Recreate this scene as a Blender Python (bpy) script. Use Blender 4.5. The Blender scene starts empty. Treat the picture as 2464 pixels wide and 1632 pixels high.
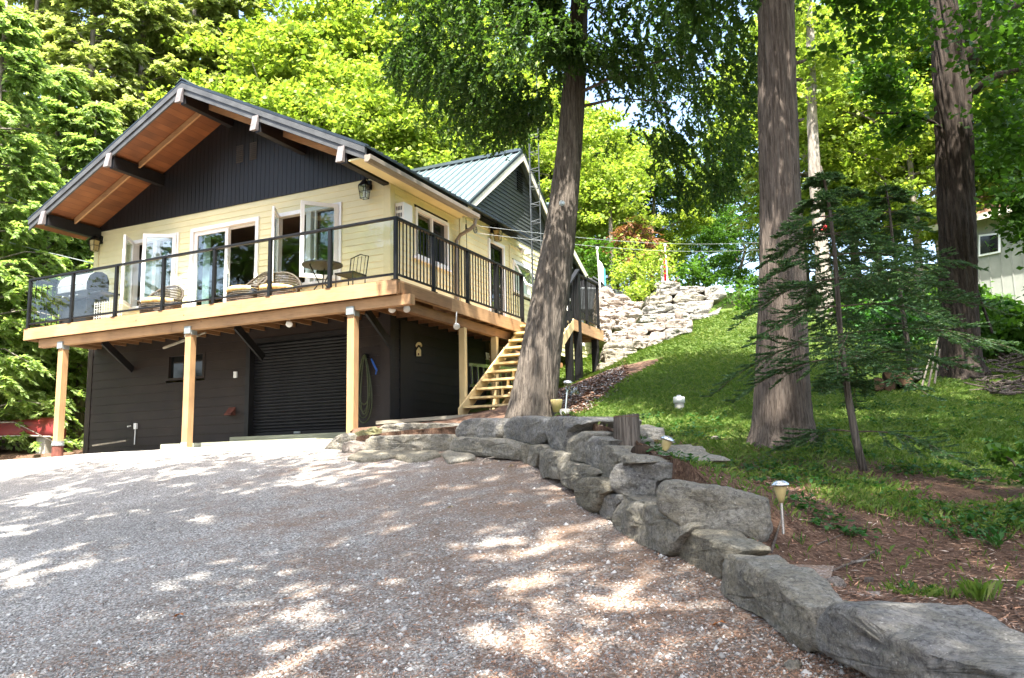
import bpy, math, random
import numpy as np
from mathutils import Vector, Matrix, noise
random.seed(7)
S = bpy.context.scene
COL = S.collection
R = math.radians

# ---------------------------------------------------------------- camera
FPX = 2033.9
_a, _b, _g = [R(v) for v in (-25.5175, 8.6666, -1.1598)]
CF = np.array([math.sin(_a)*math.cos(_b), math.cos(_a)*math.cos(_b), math.sin(_b)])
_r = np.array([math.cos(_a), -math.sin(_a), 0.0]); _u = np.cross(_r, CF)
CR, CU = math.cos(_g)*_r+math.sin(_g)*_u, -math.sin(_g)*_r+math.cos(_g)*_u
CC = np.array([0, 0, 1.6])
cam = bpy.data.cameras.new('camera')
cam.sensor_width = 36.0; cam.lens = 36.0*FPX/2464.0
cam.clip_start = 0.05; cam.clip_end = 600
camo = bpy.data.objects.new('camera', cam); COL.objects.link(camo)
camo.matrix_world = Matrix(((CR[0], CU[0], -CF[0], CC[0]), (CR[1], CU[1], -CF[1], CC[1]), (CR[2], CU[2], -CF[2], CC[2]), (0, 0, 0, 1)))
S.camera = camo

# ---------------------------------------------------------------- light
SUN = Vector((0.16, -0.42, 0.89)).normalized()
el = math.asin(SUN.z)
W = bpy.data.worlds.new('World'); S.world = W; W.use_nodes = True
nt = W.node_tree; bg = nt.nodes['Background']
sky = nt.nodes.new('ShaderNodeTexSky'); sky.sky_type = 'NISHITA'; sky.sun_disc = False
sky.sun_elevation = el; sky.sun_rotation = math.atan2(SUN.x, SUN.y)
sky.altitude = 200; sky.air_density = 1.0; sky.dust_density = 5.0; sky.ozone_density = 1.0
nt.links.new(sky.outputs[0], bg.inputs[0]); bg.inputs[1].default_value = 0.15
sl = bpy.data.lights.new('sun', 'SUN'); sl.energy = 5.0; sl.angle = R(0.55); sl.color = (1, 0.95, 0.87)
so = bpy.data.objects.new('sun', sl); COL.objects.link(so)
so.rotation_euler = (-SUN).to_track_quat('-Z', 'Y').to_euler()
S.view_settings.view_transform = 'Standard'; S.view_settings.look = 'None'; S.view_settings.gamma = 1
S.view_settings.exposure = 2.38
try:
    S.cycles.max_bounces = 8; S.cycles.diffuse_bounces = 4; S.cycles.transparent_max_bounces = 12
    S.cycles.glossy_bounces = 3
except Exception: pass

# ---------------------------------------------------------------- pixel -> place helpers (camera calibration)
def ray(x, y): return CF+CR*(x-1232)/FPX-CU*(y-816)/FPX
def at(x, y, **k):
    d = ray(x, y)
    if 'D' in k: return CC+d*k['D']
    for i, n in enumerate('XYZ'):
        if n in k: return CC+d*(k[n]-CC[i])/d[i]
FH = np.array([CF[0], CF[1], 0.0]); FH /= np.linalg.norm(FH)
RH = np.array([FH[1], -FH[0], 0.0])
def atV(x, y, base):
    d = ray(x, y); b = np.array(base, float)
    return CC+d*(((b-CC)@FH)/(d@FH))
def R1(x, y): return (x/3.484, 150+y/3.484)
def R2(x, y): return (400+x/3.92, 400+y/3.92)
def R3(x, y): return (850+x/3.137, 300+y/3.137)
def R4(x, y): return (x/3.015, 600+y/3.015)
def R5(x, y): return (550+x/3.563, 680+y/3.563)
def R6(x, y): return (1050+x/3.408, 600+y/3.408)
def R7(x, y): return (1350+x/4.612, 560+y/4.612)
def RA(x, y): return (750+x/3.643, 980+y/3.643)
def RB(x, y): return (1250+x/3.4846, 950+y/3.4846)
def RC(x, y): return (1650+x/2.909, 1150+y/2.909)
def gz(X, Y):
    z = 0.02*X+0.2*min(Y, 11.6)
    if Y > 11.6: z += 0.07*(Y-11.6)
    return z
def gr(x, y, dz=0.0):
    d = ray(x, y); n = np.array([.02, .2, -1.]); t = -(n@CC+dz)/(n@d); return CC+d*t

# ---------------------------------------------------------------- mesh + object helpers
ORG = {}
class MB:
    def __init__(s): s.v = []; s.f = []; s.m = []
    def add(s, vs, fs, m=0):
        o = len(s.v); s.v.extend([tuple(map(float, p)) for p in vs])
        for f in fs: s.f.append([i+o for i in f]); s.m.append(m)
    def box(s, a, b, m=0):
        x0, y0, z0 = [min(p, q) for p, q in zip(a, b)]; x1, y1, z1 = [max(p, q) for p, q in zip(a, b)]
        s.add([(x0, y0, z0), (x1, y0, z0), (x1, y1, z0), (x0, y1, z0), (x0, y0, z1), (x1, y0, z1), (x1, y1, z1), (x0, y1, z1)],
              [(0, 3, 2, 1), (4, 5, 6, 7), (0, 1, 5, 4), (1, 2, 6, 5), (2, 3, 7, 6), (3, 0, 4, 7)], m)
    def bar(s, p, q, w, h, m=0, up=(0, 0, 1)):   # a box-section bar from p to q
        p = Vector(p); q = Vector(q); d = (q-p).normalized(); u = Vector(up)
        r = d.cross(u)
        if r.length < 1e-3: r = d.cross(Vector((0, 1, 0)))
        r.normalize(); u = r.cross(d)
        vs = [c+r*(w/2*i)+u*(h/2*j) for c in (p, q) for i, j in ((-1, -1), (1, -1), (1, 1), (-1, 1))]
        s.add(vs, [(0, 1, 2, 3), (7, 6, 5, 4), (0, 4, 5, 1), (1, 5, 6, 2), (2, 6, 7, 3), (3, 7, 4, 0)], m)
    def tube(s, pts, rad, n=8, m=0, cap=True):
        pts = [Vector(p) for p in pts]
        if not hasattr(rad, '__len__'): rad = [rad]*len(pts)
        o = len(s.v); pr = None
        for i, p in enumerate(pts):
            d = (pts[min(i+1, len(pts)-1)]-pts[max(i-1, 0)]).normalized()
            r = pr-d*pr.dot(d) if pr else d.cross(Vector((0.3, 0.2, 1)) if abs(d.z) < .9 else Vector((0, 1, 0)))
            r.normalize(); pr = r; u = d.cross(r)
            for k in range(n):
                t = 2*math.pi*k/n; s.v.append(tuple(p+(r*math.cos(t)+u*math.sin(t))*rad[i]))
        for i in range(len(pts)-1):
            for k in range(n):
                k2 = (k+1) % n
                s.f.append([o+i*n+k, o+i*n+k2, o+(i+1)*n+k2, o+(i+1)*n+k]); s.m.append(m)
        if cap:
            s.f.append([o+k for k in range(n)][::-1]); s.m.append(m)
            s.f.append([o+(len(pts)-1)*n+k for k in range(n)]); s.m.append(m)
    def lathe(s, c, prof, n=16, m=0, ax=None):
        c = Vector(c); ax = (Vector(ax).normalized() if ax is not None else Vector((0, 0, 1)))
        r = ax.orthogonal().normalized(); u = ax.cross(r); o = len(s.v)
        for rr, z in prof:
            for k in range(n):
                t = 2*math.pi*k/n; s.v.append(tuple(c+ax*z+(r*math.cos(t)+u*math.sin(t))*rr))
        for i in range(len(prof)-1):
            for k in range(n):
                k2 = (k+1) % n; s.f.append([o+i*n+k, o+i*n+k2, o+(i+1)*n+k2, o+(i+1)*n+k]); s.m.append(m)
        s.f.append([o+k for k in range(n)][::-1]); s.m.append(m)
        s.f.append([o+(len(prof)-1)*n+k for k in range(n)]); s.m.append(m)
    def prism(s, poly, ext, m=0):     # poly: list of 3D points, ext: vector
        n = len(poly); e = Vector(ext)
        vs = [Vector(p) for p in poly]+[Vector(p)+e for p in poly]
        s.add(vs, [list(range(n))[::-1], list(range(n, 2*n))]+[(i, (i+1) % n, n+(i+1) % n, n+i) for i in range(n)], m)
    def build(s, name, mats, parent=None, smooth=False, bevel=0):
        me = bpy.data.meshes.new(name)
        o = ORG.get(parent.name, (0, 0, 0)) if parent else (0, 0, 0)
        loc = (0, 0, 0)
        v = np.array(s.v, float).reshape(-1, 3)
        if parent is None:
            loc = tuple(((v.min(0)+v.max(0))/2)[:2])+(float(v[:, 2].min()),); o = loc
        v = v-np.array(o)
        me.from_pydata(v.tolist(), [], s.f)
        if not isinstance(mats, (list, tuple)): mats = [mats]
        for mm in mats: me.materials.append(mm)
        if len(mats) > 1: me.polygons.foreach_set('material_index', s.m)
        if smooth: me.polygons.foreach_set('use_smooth', [True]*len(me.polygons))
        me.update()
        ob = bpy.data.objects.new(name, me); COL.objects.link(ob)
        ORG[ob.name] = o
        if parent: ob.parent = parent
        else: ob.location = loc
        if bevel:
            b = ob.modifiers.new('bevel', 'BEVEL'); b.width = bevel; b.segments = 2; b.limit_method = 'ANGLE'; b.angle_limit = R(40)
        return ob
def tag(o, label=None, cat=None, group=None, kind=None):
    if label: o['label'] = label
    if cat: o['category'] = cat
    if group: o['group'] = group
    if kind: o['kind'] = kind
    return o
def thing(name, loc, label, cat, group=None):
    o = bpy.data.objects.new(name, None); COL.objects.link(o); o.location = tuple(map(float, loc)); o.empty_display_size = .2
    ORG[o.name] = tuple(map(float, loc)); return tag(o, label, cat, group)
def copy_tree(o, parent=None):
    c = o.copy(); COL.objects.link(c); c.parent = parent
    for ch in list(o.children): copy_tree(ch, c)
    return c
def npmesh(name, V, F, mat, parent=None, smooth=False):   # V (n,3), F (m,4)
    me = bpy.data.meshes.new(name); o = ORG.get(parent.name, (0, 0, 0)) if parent else (0, 0, 0)
    V = (V-np.array(o)).astype(np.float32); F = F.astype(np.int32); k = F.shape[1]
    me.vertices.add(len(V)); me.vertices.foreach_set('co', V.ravel())
    me.loops.add(F.size); me.loops.foreach_set('vertex_index', F.ravel())
    me.polygons.add(len(F)); me.polygons.foreach_set('loop_start', np.arange(0, F.size, k, dtype=np.int32))
    if smooth: me.polygons.foreach_set('use_smooth', np.ones(len(F), bool))
    for mm in (mat if isinstance(mat, list) else [mat]): me.materials.append(mm)
    me.update(calc_edges=True); me.validate()
    ob = bpy.data.objects.new(name, me); COL.objects.link(ob); ORG[ob.name] = o
    if parent: ob.parent = parent
    return ob

# ---------------------------------------------------------------- materials
def newmat(name):
    m = bpy.data.materials.new(name); m.use_nodes = True; n = m.node_tree
    for x in list(n.nodes): n.nodes.remove(x)
    return m, n
def N(n, t, **k):
    x = n.nodes.new(t)
    for a, b in k.items(): setattr(x, a, b)
    return x
def ramp(n, fac, stops):
    r = N(n, 'ShaderNodeValToRGB'); e = r.color_ramp.elements
    while len(e) < len(stops): e.new(0.5)
    for q, (p, c) in zip(e, stops): q.position = p; q.color = (*c, 1) if len(c) == 3 else c
    n.links.new(fac, r.inputs[0]); return r.outputs[0]
def coords(n, scale=(1, 1, 1), kind='Object', rot=(0, 0, 0)):
    t = N(n, 'ShaderNodeTexCoord'); mp = N(n, 'ShaderNodeMapping'); mp.inputs['Scale'].default_value = scale; mp.inputs['Rotation'].default_value = rot
    n.links.new(t.outputs[kind], mp.inputs[0]); return mp.outputs[0]
def nz(n, vec, scale, detail=4, rough=.6, dist=0):
    t = N(n, 'ShaderNodeTexNoise'); t.inputs['Scale'].default_value = scale; t.inputs['Detail'].default_value = detail
    t.inputs['Roughness'].default_value = rough; t.inputs['Distortion'].default_value = dist
    n.links.new(vec, t.inputs['Vector']); return t.outputs[0]
def mixc(n, f, a, b, mode='MIX'):
    x = N(n, 'ShaderNodeMix', data_type='RGBA', blend_type=mode)
    for sock, v in ((x.inputs[0], f), (x.inputs[6], a), (x.inputs[7], b)):
        if hasattr(v, 'is_linked'): n.links.new(v, sock)
        elif isinstance(v, (int, float)): sock.default_value = v
        else: sock.default_value = (*v, 1)
    return x.outputs[2]
def bsdf(n, col, rough=.7, metal=0, bump=None, bstr=.3, bdist=.02, spec=.5):
    p = N(n, 'ShaderNodeBsdfPrincipled'); p.inputs['Roughness'].default_value = rough; p.inputs['Metallic'].default_value = metal
    p.inputs['Specular IOR Level'].default_value = spec
    if hasattr(col, 'is_linked'): n.links.new(col, p.inputs['Base Color'])
    else: p.inputs['Base Color'].default_value = (*col, 1)
    if bump is not None:
        b = N(n, 'ShaderNodeBump'); b.inputs['Strength'].default_value = bstr; b.inputs['Distance'].default_value = bdist
        n.links.new(bump, b.inputs['Height']); n.links.new(b.outputs[0], p.inputs['Normal'])
    o = N(n, 'ShaderNodeOutputMaterial'); n.links.new(p.outputs[0], o.inputs[0]); return p
def simple(name, c, rough=.6, var=.15, scale=3, bump=.15, bscale=40, stretch=(1, 1, 1), metal=0, dark=None, spec=.4):
    m, n = newmat(name); v = coords(n, stretch)
    a = nz(n, v, scale, 5); c2 = dark if dark else tuple(x*(1-var*2) for x in c); c1 = tuple(min(1, x*(1+var)) for x in c)
    col = ramp(n, a, [(.3, c2), (.7, c1)])
    bsdf(n, col, rough, metal, nz(n, v, bscale, 3), bump, .004, spec); return m
M = {}
M['cream'] = simple('cream_paint', (.74, .68, .42), .55, .05, 1.5, .15, 30)
M['cream_trim'] = simple('cream_trim_paint', (.70, .64, .38), .5, .05, 2)
M['brown'] = simple('dark_brown_stain', (.021, .0145, .0125), .6, .3, 2.0, .3, 30)
mm, nn_ = newmat('dark_brown_stain_scuffed'); v_ = coords(nn_)
c_ = ramp(nn_, nz(nn_, v_, 2.0, 5), [(.3, (.012, .0078, .006)), (.7, (.025, .0165, .0125))])
c_ = mixc(nn_, ramp(nn_, nz(nn_, coords(nn_, (1.5, 6, 14)), 3.0, 6, .75), [(.66, (0, 0, 0)), (.74, (.35, .35, .35))]), c_, (.10, .08, .07))
bsdf(nn_, c_, .6, 0, nz(nn_, v_, 30, 3), .3, .004, .4); M['brown'] = mm
M['black_side'] = simple('black_stained_boards', (.0095, .009, .0095), .55, .3, 1.5, .3, 25, (1, 1, .3))
M['gable_black'] = simple('black_gable_boards', (.0085, .0085, .0105), .5, .3, 1.5, .3, 25, (1, 1, .2))
M['grey_siding'] = simple('charcoal_vinyl', (.040, .045, .047), .45, .12, 1.5, .1)
M['white'] = simple('white_vinyl', (.80, .80, .80), .4, .03, 3, .05)
M['trim_grey'] = simple('grey_barge_paint', (.065, .068, .07), .5, .2, 4, .25, 60, (1, 1, 1))
M['beam_black'] = simple('black_beam_paint', (.010, .009, .010), .6, .3, 3, .3, 30)
M['beam_end'] = simple('weathered_beam_end', (.15, .135, .135), .7, .2, 8)
M['rake_white'] = simple('weathered_cream_trim', (.62, .60, .50), .6, .1, 3)
M['gutter'] = simple('taupe_gutter', (.21, .18, .15), .4, .08, 3, .05)
M['metal_dark'] = simple('black_powder_coat', (.006, .0065, .007), .5, .2, 6, .05, spec=.25)
M['metal_roof'] = simple('blue_green_sheet_metal', (.20, .26, .27), .32, .08, 1.2, .04, 10, metal=.5)
M['roof_edge'] = simple('dark_roof_edge', (.025, .035, .045), .35, .2, 3, .05, metal=.3)
M['chrome'] = simple('brushed_steel', (.62, .63, .64), .25, .05, 5, .03, metal=.9)
M['steel'] = simple('stainless_hood', (.50, .50, .50), .35, .08, 5, .03, metal=.7)
M['galv'] = simple('galvanised_steel', (.36, .40, .40), .4, .15, 9, .1, metal=.5)
M['tower_metal'] = simple('tower_galvanised', (.07, .08, .085), .5, .2, 9, .1, metal=.4)
M['plastic_white'] = simple('white_plastic', (.72, .72, .68), .4, .04, 4, .03)
M['plastic_black'] = simple('black_plastic', (.015, .015, .015), .4, .2, 4, .05)
M['blue_plastic'] = simple('blue_plastic', (.02, .09, .35), .4, .1, 4, .05)
M['hose'] = simple('green_hose_rubber', (.055, .065, .02), .45, .2, 6, .05)
M['canoe'] = simple('faded_red_canoe', (.21, .028, .028), .4, .15, 2.5, .05)
M['canoe_trim'] = simple('canoe_gunwale', (.45, .42, .36), .5, .15, 6)
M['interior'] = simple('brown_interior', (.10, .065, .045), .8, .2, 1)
M['curtain'] = simple('pale_curtain', (.55, .66, .62), .8, .08, 3)
M['cushion'] = simple('floral_cushion', (.75, .62, .30), .9, .25, 14, .2, 20, dark=(.45, .22, .08))
M['wicker'] = simple('grey_brown_wicker', (.075, .055, .04), .7, .35, 30, .5, 60)
M['concrete'] = simple('pale_concrete', (.42, .40, .35), .85, .15, 4, .4, 60)
M['old_board'] = simple('weathered_grey_board', (.30, .27, .21), .8, .25, 4, .5, 25, (.3, 4, 4))
M['pink_ramp'] = simple('treated_board', (.28, .29, .21), .8, .2, 4, .4, 25, (.3, 4, 4))
M['red'] = simple('red_cloth', (.55, .02, .03), .8, .1, 4)
M['teal'] = simple('teal_cloth', (.05, .22, .25), .8, .1, 4)
M['roof_red'] = simple('old_red_shingles', (.30, .16, .10), .9, .35, 9, .5, 30)
M['wall_pale'] = simple('pale_painted_boards', (.24, .25, .22), .7, .08, 3)
M['amber'] = simple('amber_ribbed_glass', (.42, .33, .14), .3, .15, 12, .2)
M['rust'] = simple('rusty_cap', (.14, .045, .03), .8, .3, 8)
M['number'] = simple('cream_numeral', (.72, .60, .30), .6, .1, 5)
M['orange'] = simple('orange_leaf', (.45, .16, .04), .8, .2, 6)

def woodmat(name, c, dark, stretch, knots=True):
    m, n = newmat(name); v = coords(n, stretch)
    a = nz(n, v, 6, 6, .65, .6); col = ramp(n, a, [(.25, dark), (.5, c), (.8, tuple(min(1, x*1.18) for x in c))])
    v2 = coords(n, (1, 1, 1)); vo = N(n, 'ShaderNodeTexVoronoi'); vo.inputs['Scale'].default_value = 3.1; n.links.new(v2, vo.inputs['Vector'])
    k = ramp(n, vo.outputs['Distance'], [(.03, (1, 1, 1)), (.075, (0, 0, 0))])
    col = mixc(n, k, col, tuple(x*.45 for x in dark)) if knots else col
    bl = ramp(n, nz(n, v2, 1.3, 3), [(.35, (.66, .66, .68)), (.65, (1, 1, 1))])
    col = mixc(n, 1.0, col, bl, 'MULTIPLY')
    bsdf(n, col, .65, 0, a, .25, .003); return m
M['lumber_x'] = woodmat('fresh_lumber_along', (.44, .255, .12), (.31, .17, .072), (.5, 8, 8))
M['lumber_y'] = woodmat('fresh_lumber_across', (.42, .25, .12), (.30, .17, .072), (8, .5, 8))
M['lumber_z'] = woodmat('fresh_lumber_upright', (.45, .27, .125), (.33, .185, .08), (8, 8, .5))
M['yellow_paint'] = simple('pale_yellow_paint', (.56, .43, .22), .5, .05, 3)
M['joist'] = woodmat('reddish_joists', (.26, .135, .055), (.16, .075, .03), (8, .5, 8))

def soffitmat():
    m, n = newmat('cedar_soffit'); t = N(n, 'ShaderNodeTexCoord'); sep = N(n, 'ShaderNodeSeparateXYZ'); n.links.new(t.outputs['Object'], sep.inputs[0])
    a = N(n, 'ShaderNodeMath', operation='MULTIPLY'); n.links.new(sep.outputs[0], a.inputs[0]); a.inputs[1].default_value = 7.0
    fl = N(n, 'ShaderNodeMath', operation='FLOOR'); n.links.new(a.outputs[0], fl.inputs[0])
    b = N(n, 'ShaderNodeMath', operation='MULTIPLY'); n.links.new(sep.outputs[1], b.inputs[0]); b.inputs[1].default_value = .9
    cb = N(n, 'ShaderNodeCombineXYZ'); n.links.new(fl.outputs[0], cb.inputs[0]); n.links.new(b.outputs[0], cb.inputs[1])
    wn = nz(n, cb.outputs[0], 1.7, 1); col = ramp(n, wn, [(.3, (.09, .028, .010)), (.5, (.20, .066, .020)), (.7, (.32, .12, .038))])
    gr_ = nz(n, coords(n, (20, 1.2, 20)), 4, 4); col = mixc(n, .5, col, mixc(n, gr_, (.08, .026, .009), (.28, .105, .036)))
    fr = N(n, 'ShaderNodeMath', operation='FRACT'); n.links.new(a.outputs[0], fr.inputs[0])
    ln = ramp(n, fr.outputs[0], [(.0, (.15, .15, .15)), (.06, (1, 1, 1))]); col = mixc(n, 1.0, col, ln, 'MULTIPLY')
    bsdf(n, col, .55, 0, fr.outputs[0], .1, .003); return m
M['soffit'] = soffitmat()

def rockmat(name, c, dark, brown, stri=3.0, tint=None):
    m, n = newmat(name); v = coords(n); v2 = coords(n, (1, 1, stri))
    a = nz(n, v, 2.2, 8, .65); b = nz(n, v2, 7, 10, .75, .4); d = nz(n, v, 34, 6, .8)
    col = mixc(n, ramp(n, a, [(.35, (0, 0, 0)), (.65, (1, 1, 1))]), dark, c)
    col = mixc(n, ramp(n, b, [(.42, (0, 0, 0)), (.62, (.85, .85, .85))]), col, brown)
    col = mixc(n, ramp(n, d, [(.3, (1, 1, 1)), (.55, (0, 0, 0))]), col, tuple(x*.35 for x in dark))
    vo = N(n, 'ShaderNodeTexVoronoi', feature='DISTANCE_TO_EDGE'); vo.inputs['Scale'].default_value = 3.2; mv = N(n, 'ShaderNodeVectorMath', operation='MULTIPLY_ADD'); nv_ = N(n, 'ShaderNodeTexNoise'); nv_.inputs['Scale'].default_value = 5; nv_.inputs['Detail'].default_value = 5; n.links.new(v2, nv_.inputs['Vector']); n.links.new(nv_.outputs['Color'], mv.inputs[0]); mv.inputs[1].default_value = (.45, .45, .45); n.links.new(v2, mv.inputs[2]); n.links.new(mv.outputs[0], vo.inputs['Vector'])
    col = mixc(n, ramp(n, vo.outputs['Distance'], [(.004, (.40, .40, .40)), (.014, (0, 0, 0))]), col, tuple(x*.25 for x in dark))
    col = mixc(n, ramp(n, nz(n, v, 60, 3, .7), [(.60, (0, 0, 0)), (.72, (.6, .6, .6))]), col, tuple(min(1, x*1.6) for x in c))
    ad = N(n, 'ShaderNodeMath', operation='ADD'); n.links.new(b, ad.inputs[0]); n.links.new(d, ad.inputs[1])
    p = bsdf(n, col, .9, 0, ad.outputs[0], 1.0, .045, .2); return m
M['rock_a'] = rockmat('grey_limestone', (.46, .43, .365), (.25, .235, .20), (.31, .275, .195), 2.5)
M['rock_b'] = rockmat('blue_grey_limestone', (.44, .425, .39), (.21, .205, .20), (.31, .285, .225), 2.5)
M['rock_c'] = rockmat('layered_limestone', (.43, .40, .32), (.22, .20, .155), (.29, .25, .17), 9)
M['rock_w'] = rockmat('pale_limestone', (.46, .41, .36), (.30, .26, .22), (.40, .33, .27), 4)
M['rock_y'] = rockmat('mossy_yellow_stone', (.34, .33, .20), (.20, .21, .12), (.32, .27, .10), 3)

def barkmat(name, c, dark, light, sc=1.0, vz=.08):
    m, n = newmat(name); v = coords(n, (1, 1, vz)); v1 = coords(n)
    a = nz(n, v, 26*sc, 6, .7, .5); b = nz(n, v, 9*sc, 4, .6, .3)
    col = mixc(n, ramp(n, a, [(.38, (0, 0, 0)), (.60, (1, 1, 1))]), dark, c)
    col = mixc(n, ramp(n, b, [(.60, (0, 0, 0)), (.85, (.45, .45, .45))]), col, light)
    col = mixc(n, ramp(n, nz(n, v1, 1.6, 3), [(.3, (.2, .2, .2)), (.7, (0, 0, 0))]), col, tuple(x*.6 for x in c))
    ad = N(n, 'ShaderNodeMath', operation='ADD'); n.links.new(a, ad.inputs[0]); n.links.new(b, ad.inputs[1])
    bsdf(n, col, .9, 0, ad.outputs[0], .9, .03, .15); return m
M['bark_cedar'] = barkmat('cedar_bark', (.19, .16, .13), (.050, .040, .033), (.29, .265, .24), 2.0, .05)
M['bark_red'] = barkmat('red_cedar_bark', (.18, .145, .118), (.055, .042, .034), (.26, .235, .21), 2.2, .045)
M['bark_maple'] = barkmat('maple_bark', (.062, .048, .038), (.014, .011, .009), (.13, .115, .10), .9, .14)
M['bark_grey'] = barkmat('pale_grey_bark', (.30, .27, .23), (.13, .11, .09), (.42, .40, .36), .6, .2)
M['twig'] = simple('twig_bark', (.13, .095, .065), .85, .3, 12)
M['log_end'] = simple('cut_log_end', (.11, .06, .03), .85, .3, 12, .4, 40)
M['log_dark'] = barkmat('rotting_log_bark', (.06, .04, .028), (.02, .014, .01), (.22, .12, .03))

def leafmat(name, c, c2, trans=.45, rough=.5, c3=None, tfac=(1.25, 1.35, .6)):
    m, n = newmat(name); g = N(n, 'ShaderNodeNewGeometry'); v = coords(n)
    f = ramp(n, g.outputs['Random Per Island'], [(0, c2), (.6, c), (1, c3 or c)])
    f = mixc(n, ramp(n, nz(n, v, .45, 3), [(.35, (0, 0, 0)), (.65, (.55, .55, .55))]), f, c2)
    d = N(n, 'ShaderNodeBsdfPrincipled'); d.inputs['Roughness'].default_value = rough; d.inputs['Specular IOR Level'].default_value = .3
    n.links.new(f, d.inputs['Base Color'])
    t = N(n, 'ShaderNodeBsdfTranslucent'); tc = mixc(n, 1.0, f, tfac, 'MULTIPLY'); n.links.new(tc, t.inputs[0])
    x = N(n, 'ShaderNodeMixShader'); x.inputs[0].default_value = trans
    n.links.new(d.outputs[0], x.inputs[1]); n.links.new(t.outputs[0], x.inputs[2])
    o = N(n, 'ShaderNodeOutputMaterial'); n.links.new(x.outputs[0], o.inputs[0]); return m
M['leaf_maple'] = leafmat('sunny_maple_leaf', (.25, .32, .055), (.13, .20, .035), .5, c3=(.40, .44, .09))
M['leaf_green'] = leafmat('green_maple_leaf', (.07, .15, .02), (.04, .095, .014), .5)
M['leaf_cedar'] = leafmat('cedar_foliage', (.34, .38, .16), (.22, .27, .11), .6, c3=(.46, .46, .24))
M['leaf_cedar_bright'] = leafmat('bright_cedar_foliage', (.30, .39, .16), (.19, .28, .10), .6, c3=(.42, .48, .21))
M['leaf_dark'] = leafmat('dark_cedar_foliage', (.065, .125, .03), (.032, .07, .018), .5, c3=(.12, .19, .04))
M['leaf_fir'] = leafmat('fir_needles', (.075, .15, .055), (.04, .085, .035), .35, c3=(.12, .20, .07))
M['leaf_brown'] = leafmat('brown_dead_foliage', (.26, .12, .06), (.16, .07, .04), .3, c3=(.34, .17, .09))
M['grass'] = leafmat('grass_blades', (.13, .20, .03), (.07, .13, .02), .45, c3=(.24, .27, .07))
M['weed'] = leafmat('broad_weed_leaf', (.04, .12, .025), (.025, .08, .018), .35)

def glassmat(name, tint, refl):
    m, n = newmat(name); t = N(n, 'ShaderNodeBsdfTransparent'); t.inputs[0].default_value = (*tint, 1)
    g = N(n, 'ShaderNodeBsdfGlossy'); g.inputs['Roughness'].default_value = .015
    lwt = N(n, 'ShaderNodeLayerWeight'); lwt.inputs[0].default_value = .5
    pw = N(n, 'ShaderNodeMath', operation='POWER'); n.links.new(lwt.outputs['Facing'], pw.inputs[0]); pw.inputs[1].default_value = 4.0
    lw = N(n, 'ShaderNodeMath', operation='MULTIPLY_ADD'); n.links.new(pw.outputs[0], lw.inputs[0]); lw.inputs[1].default_value = .8; lw.inputs[2].default_value = refl
    v = coords(n); b = N(n, 'ShaderNodeBump'); b.inputs['Strength'].default_value = .05; b.inputs['Distance'].default_value = .02
    n.links.new(nz(n, v, 1.5, 2), b.inputs['Height']); n.links.new(b.outputs[0], g.inputs['Normal'])
    x = N(n, 'ShaderNodeMixShader'); n.links.new(lw.outputs[0], x.inputs[0]); n.links.new(t.outputs[0], x.inputs[1]); n.links.new(g.outputs[0], x.inputs[2])
    o = N(n, 'ShaderNodeOutputMaterial'); n.links.new(x.outputs[0], o.inputs[0]); return m
M['glass'] = glassmat('window_glass', (.78, .84, .82), .13)
M['rail_glass'] = glassmat('railing_glass', (.93, .96, .95), .035)
M['glass_dark'] = simple('dark_reflecting_glass', (.012, .014, .014), .06, .2, 2, 0)

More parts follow.
